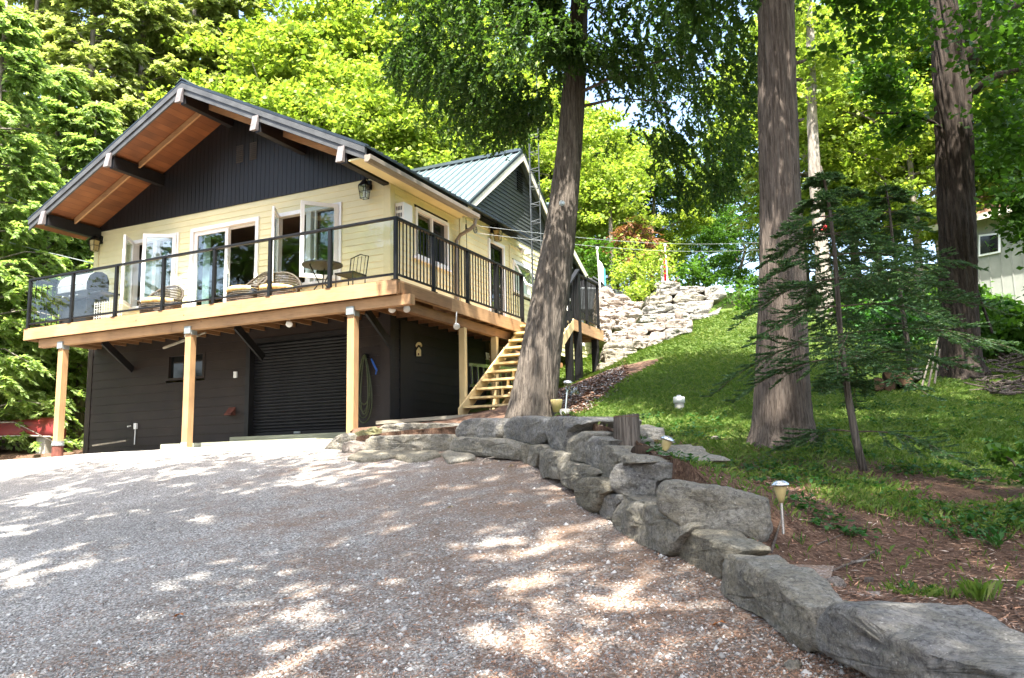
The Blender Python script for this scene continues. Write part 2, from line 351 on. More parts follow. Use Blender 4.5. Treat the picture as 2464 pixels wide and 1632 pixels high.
def groundmats():
    # gravel: pale crushed stone with reddish-brown needle litter, more of it near the wall
    m, n = newmat('crushed_gravel'); v = coords(n, kind='Object')
    vo = N(n, 'ShaderNodeTexVoronoi'); vo.inputs['Scale'].default_value = 58; n.links.new(v, vo.inputs['Vector'])
    vs = N(n, 'ShaderNodeTexVoronoi'); vs.inputs['Scale'].default_value = 110; n.links.new(v, vs.inputs['Vector'])
    sepc = N(n, 'ShaderNodeSeparateColor'); n.links.new(vo.outputs['Color'], sepc.inputs[0])
    col = ramp(n, sepc.outputs[0], [(0, (.15, .14, .125)), (.35, (.29, .277, .25)), (.7, (.43, .415, .38)), (1, (.64, .625, .585))])
    sep2 = N(n, 'ShaderNodeSeparateColor'); n.links.new(vs.outputs['Color'], sep2.inputs[0])
    col = mixc(n, .4, col, ramp(n, sep2.outputs[1], [(0, (.14, .13, .125)), (1, (.66, .64, .61))]))
    gap = ramp(n, vo.outputs['Distance'], [(.35, (1, 1, 1)), (.75, (.45, .43, .41))]); col = mixc(n, 1., col, gap, 'MULTIPLY')
    t = N(n, 'ShaderNodeTexCoord'); sx = N(n, 'ShaderNodeSeparateXYZ'); n.links.new(t.outputs['Object'], sx.inputs[0])
    # distance from the stone wall, along a line the wall follows
    w = N(n, 'ShaderNodeMath', operation='MULTIPLY_ADD'); n.links.new(sx.outputs[1], w.inputs[0]); w.inputs[1].default_value = .78; n.links.new(sx.outputs[0], w.inputs[2])
    mr = N(n, 'ShaderNodeMapRange'); n.links.new(w.outputs[0], mr.inputs[0])
    mr.inputs[1].default_value = -3.2; mr.inputs[2].default_value = 3.0; mr.inputs[3].default_value = -.12; mr.inputs[4].default_value = .22
    nn = N(n, 'ShaderNodeMath', operation='ADD'); n.links.new(mr.outputs[0], nn.inputs[0])
    n.links.new(nz(n, v, 2.2, 8, .75, .3), nn.inputs[1])
    fine = nz(n, v, 60, 4, .8); ns = N(n, 'ShaderNodeMath', operation='MULTIPLY_ADD'); n.links.new(fine, ns.inputs[0]); ns.inputs[1].default_value = .45; n.links.new(nn.outputs[0], ns.inputs[2])
    mask = ramp(n, ns.outputs[0], [(.70, (0, 0, 0)), (.98, (1, 1, 1))])
    col = mixc(n, 1., col, ramp(n, nz(n, coords(n, (.6, .22, 1), rot=(0, 0, .35)), 1.6, 5, .6), [(.35, (.78, .77, .76)), (.65, (1.0, 1.0, 1.0))]), 'MULTIPLY')
    lit = ramp(n, nz(n, coords(n, (1, 3, 1), rot=(0, 0, .6)), 40, 4, .7), [(.3, (.06, .042, .030)), (.5, (.18, .115, .075)), (.7, (.36, .22, .14))])
    mk2 = N(n, 'ShaderNodeMath', operation='MULTIPLY'); n.links.new(mask, mk2.inputs[0]); mk2.inputs[1].default_value = .8
    col = mixc(n, mk2.outputs[0], col, lit)
    bsdf(n, col, .9, 0, vo.outputs['Distance'], .8, -.012, .2); M['gravel'] = m
    # hillside: needle litter near the wall, grass further up (same soil all over, the grass grows as blades)
    m, n = newmat('needle_litter_and_turf'); v = coords(n)
    lit = ramp(n, nz(n, coords(n, (1, 2.5, 1), rot=(0, 0, .9)), 30, 6, .8), [(.3, (.022, .015, .011)), (.45, (.09, .052, .035)), (.58, (.17, .105, .07)), (.7, (.34, .27, .21))])
    gc = ramp(n, nz(n, v, 18, 6, .7), [(.3, (.03, .055, .013)), (.6, (.10, .14, .03)), (.75, (.20, .20, .07))])
    a = N(n, 'ShaderNodeAttribute'); a.attribute_name = 'turf'
    ad = N(n, 'ShaderNodeMath', operation='ADD'); n.links.new(a.outputs['Fac'], ad.inputs[0]); n.links.new(nz(n, v, 3, 7, .75), ad.inputs[1])
    col = mixc(n, ramp(n, ad.outputs[0], [(.88, (0, 0, 0)), (1.08, (1, 1, 1))]), lit, gc)
    bsdf(n, col, .95, 0, nz(n, v, 50, 5, .8), .9, .02, .1); M['hill'] = m
groundmats()
M['pebble'] = simple('loose_pebbles', (.42, .42, .43), .9, .3, 9, .3, 50)
mm, nn_ = newmat('pebble_random'); g_ = N(nn_, 'ShaderNodeNewGeometry')
bsdf(nn_, ramp(nn_, g_.outputs['Random Per Island'], [(0, (.18, .17, .155)), (.5, (.36, .345, .32)), (1, (.62, .60, .56))]), .9); M['pebble'] = mm
mm, nn_ = newmat('litter_random'); g_ = N(nn_, 'ShaderNodeNewGeometry')
bsdf(nn_, ramp(nn_, g_.outputs['Random Per Island'], [(0, (.05, .032, .022)), (.5, (.18, .095, .055)), (.85, (.36, .19, .11)), (1, (.50, .42, .34))]), .85); M['litter'] = mm

# ================================================================ GROUND
base_px = [(700, 1088), (770, 1090), (868, 1092), (1077, 1095), (1189, 1101), (1263, 1119), (1302, 1148), (1388, 1211), (1459, 1251), (1551, 1314), (1666, 1363), (1763, 1449), (1904, 1559), (2060, 1660), (2300, 1830), (2700, 2150)]
base_3 = [gr(*p) for p in base_px]
def wall_pt(px):
    xs = [p[0] for p in base_px]
    return np.array([np.interp(px, xs, [b[i] for b in base_3]) for i in range(3)])
def wall_plane(x0, x1, back):
    p = wall_pt(x0); q = wall_pt(x1); t = q-p; t[2] = 0
    t /= np.linalg.norm(t); nrm = np.array([-t[1], t[0], 0.0])
    if nrm @ FH < 0: nrm = -nrm            # points into the hill
    return p+nrm*back, nrm, t
def hit(px, py, P, nrm):
    d = ray(px, py); return CC+d*(((P-CC)@nrm)/(d@nrm))
# control points of the hillside
ctrl = []
for x, y in [(800, 1045), (900, 1030), (1000, 1022), (1120, 1012), (1220, 1007), (1330, 1012), (1390, 1040), (1450, 1062), (1520, 1112), (1600, 1118), (1640, 1160), (1732, 1345), (1860, 1412), (1940, 1462), (2150, 1518), (2464, 1607)]:
    P, nn_, t = wall_plane(x-20, x+20, 0.1); h = hit(x, y, P, nn_); ctrl.append(tuple(h+nn_*.42-np.array([0, 0, .05])))
for x, y, D in [(2300, 1520, 3.6), (2464, 1450, 4.2), (1910, 1300, 5.2), (2200, 1300, 5.5), (2464, 1250, 5.7), (1700, 1135, 6.7), (1610, 1112, 7.1), (2080, 1130, 7.4),
                (2464, 1130, 7.5), (1885, 1058, 9), (1505, 1083, 8.4), (2300, 1010, 9.7), (2464, 985, 10.5), (1430, 1020, 10.6), (1635, 985, 11.5),
                (2150, 940, 12.5), (2310, 905, 13.5), (2464, 870, 14), (1280, 1010, 11.8), (1400, 930, 14), (1480, 890, 16.5), (1530, 852, 18.6), (1600, 826, 19.8), (1660, 796, 20.8), (1710, 768, 23.0), (1780, 750, 23.4), (1900, 760, 24),
                (2100, 800, 20), (2300, 765, 23), (2420, 720, 27)]:
    ctrl.append(tuple(at(x, y, D=D)))
ctrl += [(-7.7, 13.9, 2.5), (-8.5, 13.2, 2.42), (-8.5, 11.6, 2.28), (-6.6, 16.95, 3.34), (-6.6, 18.5, 3.75), (-8.8, 18, 3.3), (-9.5, 21, 4.0), (-9.3, 24, 4.8), (-17.7, 14.0, 2.2), (-22, 14, 2.3), (-30, 14, 2.6), (-17.8, 20, 3.2), (-24, 24, 4.2), (-13, 28, 6.2),
         (-6, 31, 7.6), (4, 34, 8.5), (-20, 40, 8), (-40, 30, 6), (-40, 60, 9), (0, 60, 10), (40, 60, 10), (25, 20, 6), (14, 8, 3), (8, 0, 1.6), (3, -2, 1.0), (40, 0, 4), (10, 30, 7.3), (-14, 17, 2.6)]
CP = np.array(ctrl)
def tps_fit(P, lam=.02):
    n = len(P); d = np.linalg.norm(P[:, None, :2]-P[None, :, :2], axis=2); K = np.where(d > 0, d*d*np.log(d+1e-12), 0)+lam*np.eye(n)
    Q = np.c_[np.ones(n), P[:, :2]]; A = np.block([[K, Q], [Q.T, np.zeros((3, 3))]])
    return np.linalg.solve(A, np.r_[P[:, 2], 0, 0, 0])
TW = tps_fit(CP)
def hz(X, Y):
    X = np.asarray(X, float); Y = np.asarray(Y, float); sh = X.shape; p = np.c_[X.ravel(), Y.ravel()]
    d = np.linalg.norm(p[:, None]-CP[None, :, :2], axis=2); K = np.where(d > 0, d*d*np.log(d+1e-12), 0)
    z = K@TW[:-3]+TW[-3]+p@TW[-2:]; return z.reshape(sh) if sh else float(z[0])
# edge of the hillside: a line running just behind the face of the wall
edge = []
for x in range(790, 2700, 30):
    P, nn_, t = wall_plane(x-15, x+15, 0.30); edge.append((P+t*0)[:2])
edge = [(-9.02, 13.5), (-8.95, 12.2), (-8.3, 11.3)]+[tuple(e) for e in edge]
edge = np.array(edge)
drive_poly = [(-9.02, 13.5)]+[tuple(e) for e in edge[1:]]+[(2.5, -3), (2.5, -12), (-60, -12), (-60, 12.4), (-17.5, 12.9), (-17.4, 13.5)]
# house footprint also leaves the hillside open
drive_poly[-1:] = [(-17.4, 13.5)]
DP = np.array(drive_poly)
def inside(px, py, poly):
    c = np.zeros(px.shape, bool); n = len(poly); j = n-1
    for i in range(n):
        xi, yi = poly[i]; xj, yj = poly[j]
        with np.errstate(divide='ignore', invalid='ignore'):
            t = ((yi > py) != (yj > py)) & (px < (xj-xi)*(py-yi)/((yj-yi) if yj != yi else 1e-9)+xi)
        c ^= t; j = i
    return c
def axis(segs):
    o = []
    for a, b, s in segs: o += list(np.arange(a, b, s))
    return np.array(o+[segs[-1][1]])
def fbm(x, y, sc, o=0): return noise.fractal(Vector((x*sc, y*sc, o)), .6, 2.0, 4)
def turf_at(X, Y):      # how much grass: little just behind the wall, full further up
    t = (X*.35+Y*.9-5.95)/3.4
    return t
gx = axis([(-90, -30, 5), (-30, -10, .8), (-10, 4, .14), (4, 14, .5), (14, 90, 6)])
gy = axis([(-14, 0, .8), (0, 15, .14), (15, 30, .4), (30, 60, 2), (60, 140, 8)])
GX, GY = np.meshgrid(gx, gy, indexing='ij'); GZ = hz(GX, GY)
ins = inside(GX, GY, DP)
nzv = np.array([fbm(x, y, .9, 3)*.022+fbm(x, y, 5, 7)*.012 for x, y in zip(GX.ravel(), GY.ravel())]).reshape(GX.shape)
GZ = GZ+nzv
VX, VY, VZ = GX.copy(), GY.copy(), GZ.copy()
cell = ~(ins[:-1, :-1] & ins[1:, :-1] & ins[:-1, 1:] & ins[1:, 1:])
# snap driveway-side corners of kept cells to the edge line
E0 = np.r_[edge[:-1]]; E1 = np.r_[edge[1:]]
need = np.zeros(ins.shape, bool)
need[:-1, :-1] |= cell; need[1:, :-1] |= cell; need[:-1, 1:] |= cell; need[1:, 1:] |= cell
for i, j in zip(*np.where(need & ins)):
    p = np.array([GX[i, j], GY[i, j]]); d = E1-E0; t = np.clip(((p-E0)*d).sum(1)/(d*d).sum(1), 0, 1); q = E0+d*t[:, None]; k = np.argmin(((q-p)**2).sum(1))
    if np.linalg.norm(q[k]-p) < 1.2:
        VX[i, j], VY[i, j] = q[k]; VZ[i, j] = hz(*q[k])
    else: VZ[i, j] = gz(GX[i, j], GY[i, j])-.05
idx = np.arange(GX.size).reshape(GX.shape)
F = np.stack([idx[:-1, :-1], idx[1:, :-1], idx[1:, 1:], idx[:-1, 1:]], -1)[cell]
hill = npmesh('hillside', np.c_[VX.ravel(), VY.ravel(), VZ.ravel()], F, M['hill'], smooth=True)
tag(hill, kind='structure', label='sloping ground of needle litter, bare soil and turf')
at_ = hill.data.attributes.new('turf', 'FLOAT', 'POINT')
tv = np.clip(turf_at(VX.ravel(), VY.ravel()), 0, .75)
tv = np.where((VX.ravel() < -4.3) & (VY.ravel() > 11) & (VY.ravel() < 16.2), tv*.0+.05, tv)
if len(hill.data.vertices) == len(tv): at_.data.foreach_set('value', tv.astype(np.float32))
b = MB(); ep = []
for i in range(len(edge)-1):
    for t_ in np.linspace(0, 1, 5)[:-1]: ep.append(edge[i]*(1-t_)+edge[i+1]*t_)
for x, y in ep:
    zt_ = float(hz(x, y)); zb_ = gz(x, y)-.3; zb_ = min(zb_, zt_-.2)
    for q in range(5): f_ = q/4; w_ = .05*fbm(x, y, 4, q*.5); b.v.append((x+w_, y+w_, zt_+.012+(zb_-zt_)*f_))
b.f = [[5*i+q, 5*i+q+1, 5*i+q+6, 5*i+q+5] for i in range(len(ep)-1) for q in range(4)]; b.m = [0]*len(b.f)
tag(b.build('soil_bank', M['hill'], None, True), kind='structure', label='bare soil face behind the stone wall')
# driveway
dx = axis([(-60, -20, 4), (-20, 3, .25), (3, 6, 1)]); dy = axis([(-12, 0, 1), (0, 15.4, .2)])
DX, DY = np.meshgrid(dx, dy, indexing='ij')
DZ = np.vectorize(lambda x, y: gz(x, y)+fbm(x, y, .5)*.03+fbm(x, y, 3, 2)*.008)(DX, DY)
idx = np.arange(DX.size).reshape(DX.shape); F = np.stack([idx[:-1, :-1], idx[1:, :-1], idx[1:, 1:], idx[:-1, 1:]], -1)
cx, cy = (DX[:-1, :-1]+DX[1:, 1:])/2, (DY[:-1, :-1]+DY[1:, 1:])/2
keep = (cy < 12.7+.5*np.sin(cx*1.7)) | ((cx > -17.6) & (cx < -8.9))
_k = inside(cx, cy, DP)
for _dx, _dy in ((.35, 0), (-.35, 0), (0, .35), (0, -.35)): _k |= inside(cx+_dx, cy+_dy, DP)
F = F[keep & (_k | ((cy > 12.4) & (cx < -8.9)))]
drv = npmesh('driveway', np.c_[DX.ravel(), DY.ravel(), DZ.ravel()], F, M['gravel'], smooth=True)
tag(drv, kind='structure', label='sloping pale gravel driveway strewn with brown needles')

rng = np.random.default_rng(3)
def quads(C, A, B, fold=None):      # diamond leaves: centre, half length, half width
    n = len(C); V = np.empty((n, 4, 3)); V[:, 0] = C-A; V[:, 1] = C+B; V[:, 2] = C+A; V[:, 3] = C-B
    if fold is not None: V[:, 1] += fold; V[:, 3] += fold
    return V.reshape(-1, 3), np.arange(n*4).reshape(-1, 4)
def unit(v): return v/np.maximum(np.linalg.norm(v, axis=1, keepdims=True), 1e-9)
# loose pebbles and needle litter on the driveway near the camera
def scatter_drive(n, dens=1.0, ymax=11):
    px = rng.uniform(-50, 2200, n); py = 1095+(1660-1095)*rng.uniform(0, 1, n)**.75
    P = np.array([gr(x, y) for x, y in zip(px, py)]); ok = inside(P[:, 0], P[:, 1], DP[:-1]) & (P[:, 1] < ymax)
    return P[ok]
P = scatter_drive(16000); k = len(P)
oct_v = np.array([(1, 0, 0), (0, 1, 0), (-1, 0, 0), (0, -1, 0), (0, 0, .7), (0, 0, -.7)]); oct_f = np.array([(0, 1, 4), (1, 2, 4), (2, 3, 4), (3, 0, 4), (1, 0, 5), (2, 1, 5), (3, 2, 5), (0, 3, 5)])
sz = rng.uniform(.004, .011, k)*(1+1.3*(rng.uniform(0, 1, k) > .94)); an = rng.uniform(0, 6.3, k)
V = oct_v[None]*sz[:, None, None]*rng.uniform(.6, 1.4, (k, 6, 3)); c, s_ = np.cos(an)[:, None], np.sin(an)[:, None]
V = np.stack([V[..., 0]*c-V[..., 1]*s_, V[..., 0]*s_+V[..., 1]*c, V[..., 2]], -1)
P[:, 2] = [gz(x, y)+fbm(x, y, .5)*.03 for x, y in P[:, :2]]
Q = at(1400, 1100, D=10); k2 = 2600
if True:
    px = rng.uniform(1280, 1510, k2); Dq = rng.uniform(11.8, 18.5, k2); PQ = np.array([at(x, 1100, D=d_) for x, d_ in zip(px, Dq)]); PQ = PQ[(PQ[:, 0] < -4.2) & (PQ[:, 0] > -7.3)]; PQ[:, 2] = hz(PQ[:, 0], PQ[:, 1])+.005; k2 = len(PQ)
    V = np.r_[V, oct_v[None]*rng.uniform(.008, .02, (k2, 1, 1))*rng.uniform(.6, 1.4, (k2, 6, 3))]; P = np.r_[P, PQ]; k = len(P)
V += P[:, None]; Fp = (oct_f[None]+np.arange(k)[:, None, None]*6).reshape(-1, 3)
tag(npmesh('gravel', V.reshape(-1, 3), Fp, M['pebble']), kind='stuff', label='loose crushed stones lying on the driveway', cat='gravel')
P = scatter_drive(60000); w = P[:, 0]+.78*P[:, 1]; pn = np.array([noise.noise(Vector((x*1.6, y*1.6, 4))) for x, y in P[:, :2]]); keep = rng.uniform(0, 1, len(P)) < np.clip((w+5.0)/6+pn*.9, .05, 1); P = P[keep]; k = len(P)
an = rng.uniform(0, 6.3, k); L = rng.uniform(.006, .022, k)
A = np.c_[np.cos(an)*L, np.sin(an)*L, rng.normal(0, .15, k)*L+.2*L*np.sin(an)]; B = np.c_[-np.sin(an), np.cos(an), rng.normal(0, .3, k)]*(.0016+.1*L*rng.uniform(0, 1, k))[:, None]
P[:, 2] = [gz(x, y)+fbm(x, y, .5)*.03+.008 for x, y in P[:, :2]]
V, F = quads(P, A, B); LV, LF = V, F
# litter, twigs on the hillside
def scatter_hill(n, x0, x1, y0, y1, D0, D1):
    px = rng.uniform(x0, x1, n); u = rng.uniform(0, 1, n); D = D0+(D1-D0)*u**1.3
    P = np.array([at(x, 1100, D=d) for x, d in zip(px, D)]); ok = ~inside(P[:, 0], P[:, 1], DP); P = P[ok]; P[:, 2] = hz(P[:, 0], P[:, 1]); return P
P = scatter_hill(75000, 1100, 2950, 0, 0, 3.2, 13); t = turf_at(P[:, 0], P[:, 1]); P = P[rng.uniform(0, 1, len(P)) < np.clip(1-t*1.1, .1, 1)]; k = len(P)
an = rng.uniform(0, 6.3, k); L = rng.uniform(.008, .03, k)*(1+2*(rng.uniform(0, 1, k) > .985)); A = np.c_[np.cos(an)*L, np.sin(an)*L, rng.normal(0, .2, k)*L]; B = np.c_[-np.sin(an), np.cos(an), rng.normal(0, .3, k)]*(.002+.08*L)[:, None]
P[:, 2] += .012; V2, F2 = quads(P, A, B)
P = scatter_hill(9000, 1270, 1520, 0, 0, 11.5, 19); P = P[(P[:, 0] < -4.2) & (P[:, 0] > -7.5)]; k = len(P); P[:, 2] += .01; an = rng.uniform(0, 6.3, k); L = rng.uniform(.02, .06, k); A = np.c_[np.cos(an)*L, np.sin(an)*L, rng.normal(0, .2, k)*L]; B = np.c_[-np.sin(an), np.cos(an), rng.normal(0, .3, k)]*(.3*L)[:, None]; V3, F3 = quads(P, A, B); V2 = np.r_[V2, V3]; F2 = np.r_[F2, F3+len(V2)-len(V3)]
tag(npmesh('needle_litter', np.r_[LV, V2], np.r_[LF, F2+len(LV)], M['litter']), kind='stuff', label='reddish brown needles and leaf scraps on the ground', cat='litter')
# grass
def blades(P, h, w, lean, seed=0):
    k = len(P); an = rng.uniform(0, 6.3, k); d = np.c_[np.cos(an), np.sin(an), np.zeros(k)]; s = np.c_[-np.sin(an), np.cos(an), np.zeros(k)]
    h = h[:, None]; l = rng.uniform(.1, 1, (k, 1))*lean
    V = np.empty((k, 4, 3)); V[:, 0] = P-s*w; V[:, 1] = P+s*w; V[:, 2] = P+d*h*l*.35+s*w*.7+np.array([0, 0, 1])*h*.6; V[:, 3] = P+d*h*l+np.array([0, 0, 1])*h*(1-.35*l)
    F = np.arange(k*4).reshape(-1, 4); return V.reshape(-1, 3), F
P = scatter_hill(400000, 1280, 2950, 0, 0, 4.5, 27); t = turf_at(P[:, 0], P[:, 1])
nm = np.array([noise.noise(Vector((x*1.1, y*1.1, 0))) for x, y in P[:, :2]])
bare = (P[:, 0] < -4.3) & (P[:, 1] > 11) & (P[:, 1] < 16.2)
ok = (rng.uniform(0, 1, len(P)) < np.clip(t*1.1+nm*1.3, 0.015, 1)) & ~bare; P = P[ok]
D = P[:, :2]@FH[:2]; hgt = rng.uniform(.03, .085, len(P)); P[:, 2] -= .01
V, F = blades(P, hgt, .0024, .9); wid = None
V = V.reshape(-1, 4, 3); ctr = V.mean(1, keepdims=True); sc = (.6+D/14)[:, None, None]; V = P[:, None]+(V-P[:, None])*np.stack([sc, sc, np.ones_like(sc)*1.0], -1).reshape(-1, 1, 3); V = V.reshape(-1, 3)
tag(npmesh('grass', V, F, M['grass']), kind='stuff', label='green lawn grass on the slope behind the stone wall', cat='grass')
# broad-leaved ground cover between grass and litter
P = scatter_hill(2600, 1500, 2600, 0, 0, 5.5, 11); nm = np.array([noise.noise(Vector((x*1.4+5, y*1.4, 0))) for x, y in P[:, :2]]); P = P[nm > .02]
rep = 5; Pc = np.repeat(P, rep, 0)+rng.normal(0, .03, (len(P)*rep, 3))*np.array([1, 1, .4])+np.array([0, 0, .035]); k = len(Pc); A = unit(rng.normal(0, 1, (k, 3))*np.array([1, 1, .35]))*rng.uniform(.014, .034, (k, 1)); B = unit(np.cross(A, np.array([0, 0, 1.])+rng.normal(0, .3, (k, 3))))*rng.uniform(.010, .02, (k, 1))
V, F = quads(Pc, A, B); tag(npmesh('ground_cover', V, F, M['weed']), kind='stuff', label='low broad-leaved weeds creeping over the needle litter', cat='ground cover')
# ================================================================ HOUSE
YD, XD, XL, ZD, YW, XR, XW = 11.62, -7.66, -17.15, 4.75, 13.42, -9.0, -17.35
XC = -13.17
house = thing('house', (-13.2, 18, 2.3), 'cream and black chalet-style cottage with dark garage below and green-grey sheet metal roof', 'house')
def lap(mb, P0, U, OUT, u0, u1, z0, z1, course, holes=(), lip=.016, m=0):
    P0 = Vector(P0); U = Vector(U); OUT = Vector(OUT)
    n = max(1, round((z1-z0)/course)); c = (z1-z0)/n
    for i in range(n):
        za = z0+i*c; zb = za+c; zm = (za+zb)/2
        a = u0(zm) if callable(u0) else u0; b = u1(zm) if callable(u1) else u1
        if b <= a: continue
        segs = [(a, b)]
        for (h0, h1, hz0, hz1) in holes:
            if hz0 < zm < hz1:
                ns = []
                for s0, s1 in segs:
                    if h1 <= s0 or h0 >= s1: ns.append((s0, s1)); continue
                    if h0 > s0: ns.append((s0, h0))
                    if h1 < s1: ns.append((h1, s1))
                segs = ns
        for s0, s1 in segs:
            A, B = P0+U*s0, P0+U*s1; Z = Vector((0, 0, 1))
            q = [A+OUT*lip+Z*za, B+OUT*lip+Z*za, B+OUT*.002+Z*zb, A+OUT*.002+Z*zb, A+Z*za, B+Z*za]
            mb.add(q, [(0, 1, 2, 3), (4, 5, 1, 0)], m)
LW = (-16.09, -14.62, 5.33, 6.98); SL = (-14.26, -12.30, 4.80, 7.0); RW = (-11.85, -10.14, 5.33, 6.98)
b = MB(); lap(b, (0, YW, 0), (1, 0, 0), (0, -1, 0), XW, XR, 4.72, 7.36, .132, [LW, SL, RW]); b.box((XW, YW+.02, 4.72), (XR, YW+.16, 5.33)) if 0 else None
wf = b.build('upper_front_wall', M['cream'], house)
# side wall upper (faces right), with window, door and small window openings
SW = (14.31, 15.67, 5.90, 6.95); DR = (17.58, 18.46, 4.78, 7.08); W2 = (18.95, 19.98, 6.0, 6.85)
b = MB(); lap(b, (XR, 0, 0), (0, 1, 0), (1, 0, 0), YW, 26.0, 4.72, 7.42, .132, [SW, DR, W2, (22.6, 23.9, 5.2, 6.5)]); b.build('upper_side_wall', M['cream'], house)
b = MB(); b.box((XR-.13, YW-.03, 4.72), (XR+.03, YW+.13, 7.2)); b.build('corner_board', M['cream_trim'], house); b = MB(); b.box((XR+.018, 16.18, 4.75), (XR+.035, 16.30, 7.4)); b.build('corner_board', M['cream_trim'], house); b = MB(); b.box((XW-.03, YW-.03, 4.72), (XW+.12, YW+.1, 7.3)); b.build('corner_board', M['cream_trim'], house)
# plain far walls (left, rear)
b = MB(); b.box((XW, YW+.15, 2.0), (XW+.1, 24.5, 7.4)); b.box((XW, 26.0, 2.0), (XR-.02, 26.1, 7.4)); b.build('rear_walls', M['cream'], house)
# inside shell
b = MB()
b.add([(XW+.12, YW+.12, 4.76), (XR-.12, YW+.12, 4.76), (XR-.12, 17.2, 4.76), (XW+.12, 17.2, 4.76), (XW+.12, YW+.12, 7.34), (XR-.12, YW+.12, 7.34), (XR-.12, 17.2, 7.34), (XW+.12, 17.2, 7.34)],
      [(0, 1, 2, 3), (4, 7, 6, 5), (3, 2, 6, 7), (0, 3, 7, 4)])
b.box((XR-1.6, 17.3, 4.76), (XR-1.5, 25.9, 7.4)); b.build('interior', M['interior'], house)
# basement
GD = (-12.51, -9.92, 2.25, 4.28); BW = (-14.85, -13.72, 3.64, 4.22)
b = MB(); lap(b, (0, YW, 0), (1, 0, 0), (0, -1, 0), XW, XR, 2.05, 4.75, .198, [GD, BW], .014)
b.box((XW-.04, YW-.025, 2.0), (XW+.12, YW+.06, 4.72)); b.box((XR-.2, YW-.025, 2.2), (XR+.02, YW+.06, 4.72))
b.build('basement_front_wall', M['brown'], house)
b = MB(); lap(b, (XR, 0, 0), (0, 1, 0), (1, 0, 0), YW, 17.4, 2.2, 4.71, .198, [], .012); b.box((XR, YW-.02, 2.2), (XR+.03, YW+.12, 4.72)); b.box((XR, 13.75, 2.35), (XR+.03, 14.25, 4.5)); b.build('basement_side_wall', M['black_side'], house)
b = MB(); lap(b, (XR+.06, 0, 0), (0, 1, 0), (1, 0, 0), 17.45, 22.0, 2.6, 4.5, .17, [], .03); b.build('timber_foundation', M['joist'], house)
# garage door
b = MB(); n = 28; z0 = 2.42; z1 = 4.27; y = YW+.13
for i in range(n):
    za = z0+(z1-z0)*i/n; c = (z1-z0)/n
    b.add([(GD[0]+.06, y, za), (GD[1]-.04, y, za), (GD[1]-.04, y-.022, za+c*.35), (GD[0]+.06, y-.022, za+c*.35), (GD[1]-.04, y-.022, za+c*.7), (GD[0]+.06, y-.022, za+c*.7), (GD[1]-.04, y, za+c), (GD[0]+.06, y, za+c)],
          [(0, 1, 2, 3), (3, 2, 4, 5), (5, 4, 6, 7)])
b.box((GD[0]+.06, y-.02, 2.33), (GD[1]-.04, y+.02, 2.42)); gd = b.build('garage_door', M['gable_black'], house); tag(gd, 'black ribbed roll-up garage door')
b = MB(); b.box((-11.35, y-.05, 2.37), (-11.2, y-.02, 2.41)); b.build('handle', M['galv'], gd)
b = MB(); b.box((GD[0]-.05, YW-.03, 2.25), (GD[0]+.06, YW+.14, 4.28)); b.box((GD[1]-.04, YW-.03, 2.25), (GD[1]+.05, YW+.14, 4.28)); b.box((GD[0]-.05, YW-.03, 4.27), (GD[1]+.05, YW+.14, 4.36)); b.build('garage_door_frame', M['black_side'], house)
b = MB(); b.box((BW[0], YW+.05, BW[2]), (BW[1], YW+.07, BW[3])); pane = None
bwf = MB()
for a, c in (((BW[0], 0, BW[2]), (BW[1], 0, BW[2]+.05)), ((BW[0], 0, BW[3]-.05), (BW[1], 0, BW[3])), ((BW[0], 0, BW[2]+.05), (BW[0]+.07, 0, BW[3]-.05)), ((BW[1]-.07, 0, BW[2]+.05), (BW[1], 0, BW[3]-.05)), ((-14.3, 0, BW[2]+.05), (-14.25, 0, BW[3]-.05))):
    bwf.box((a[0], YW-.02, a[2]), (c[0], YW+.05, c[2]))
f = bwf.build('basement_window', M['brown'], house); b.build('pane', M['glass_dark'], f)
b = MB(); b.box((-12.87, YW-.05, 3.58), (-12.79, YW-.015, 3.71)); b.build('switch_box', M['plastic_white'], house)
b = MB(); b.prism([(-13.0, YW-.15, 2.80), (-12.82, YW-.15, 2.80), (-12.82, YW-.012, 2.80), (-13.0, YW-.012, 2.80)], (0, 0, .02)); b.prism([(-13.0, YW-.15, 2.82), (-13.0, YW-.012, 2.82), (-13.0, YW-.012, 2.97)], (.18, 0, 0)); b.build('dryer_vent', M['rust'], house)
b = MB(); b.box((-15.74, YW-.06, 2.62), (-15.66, YW-.015, 2.75)); b.tube([(-15.70, YW-.04, 2.62), (-15.71, YW-.04, 2.28)], .012, 6); b.tube([(-15.88, YW-.015, 2.7), (-15.88, YW-.10, 2.68)], .018, 8); b.build('outlet_box', M['plastic_white'], house)
# black gable boards with grooves
b = MB(); zu = lambda x: 9.45-.49*abs(x-XC)
x = XW; w = .118
while x < XR-.01:
    x1 = min(x+w-.007, XR); 
    for a, c in (((x, x1),) if not (x < XC < x1) else ((x, XC), (XC, x1))):
        if zu(a) > 7.37 and zu(c) > 7.37:
            b.prism([(a, YW-.03, 7.36), (c, YW-.03, 7.36), (c, YW-.03, zu(c)), (a, YW-.03, zu(a))], (0, .025, 0))
    x += w
b.prism([(XW, YW, 7.30), (XR, YW, 7.30), (XR, YW, zu(XR)), (XC, YW, zu(XC)), (XW, YW, zu(XW))], (0, .1, 0))
gb = b.build('gable_boards', M['gable_black'], house)
for x0 in (-12.98, -12.60):
    b = MB()
    for k in range(9): b.add([(x0, YW-.036, 8.30+k*.045), (x0+.2, YW-.036, 8.30+k*.045), (x0+.2, YW-.055, 8.325+k*.045), (x0, YW-.055, 8.325+k*.045)], [(0, 1, 2, 3)])
    b.build('gable_vent', M['brown'], gb)
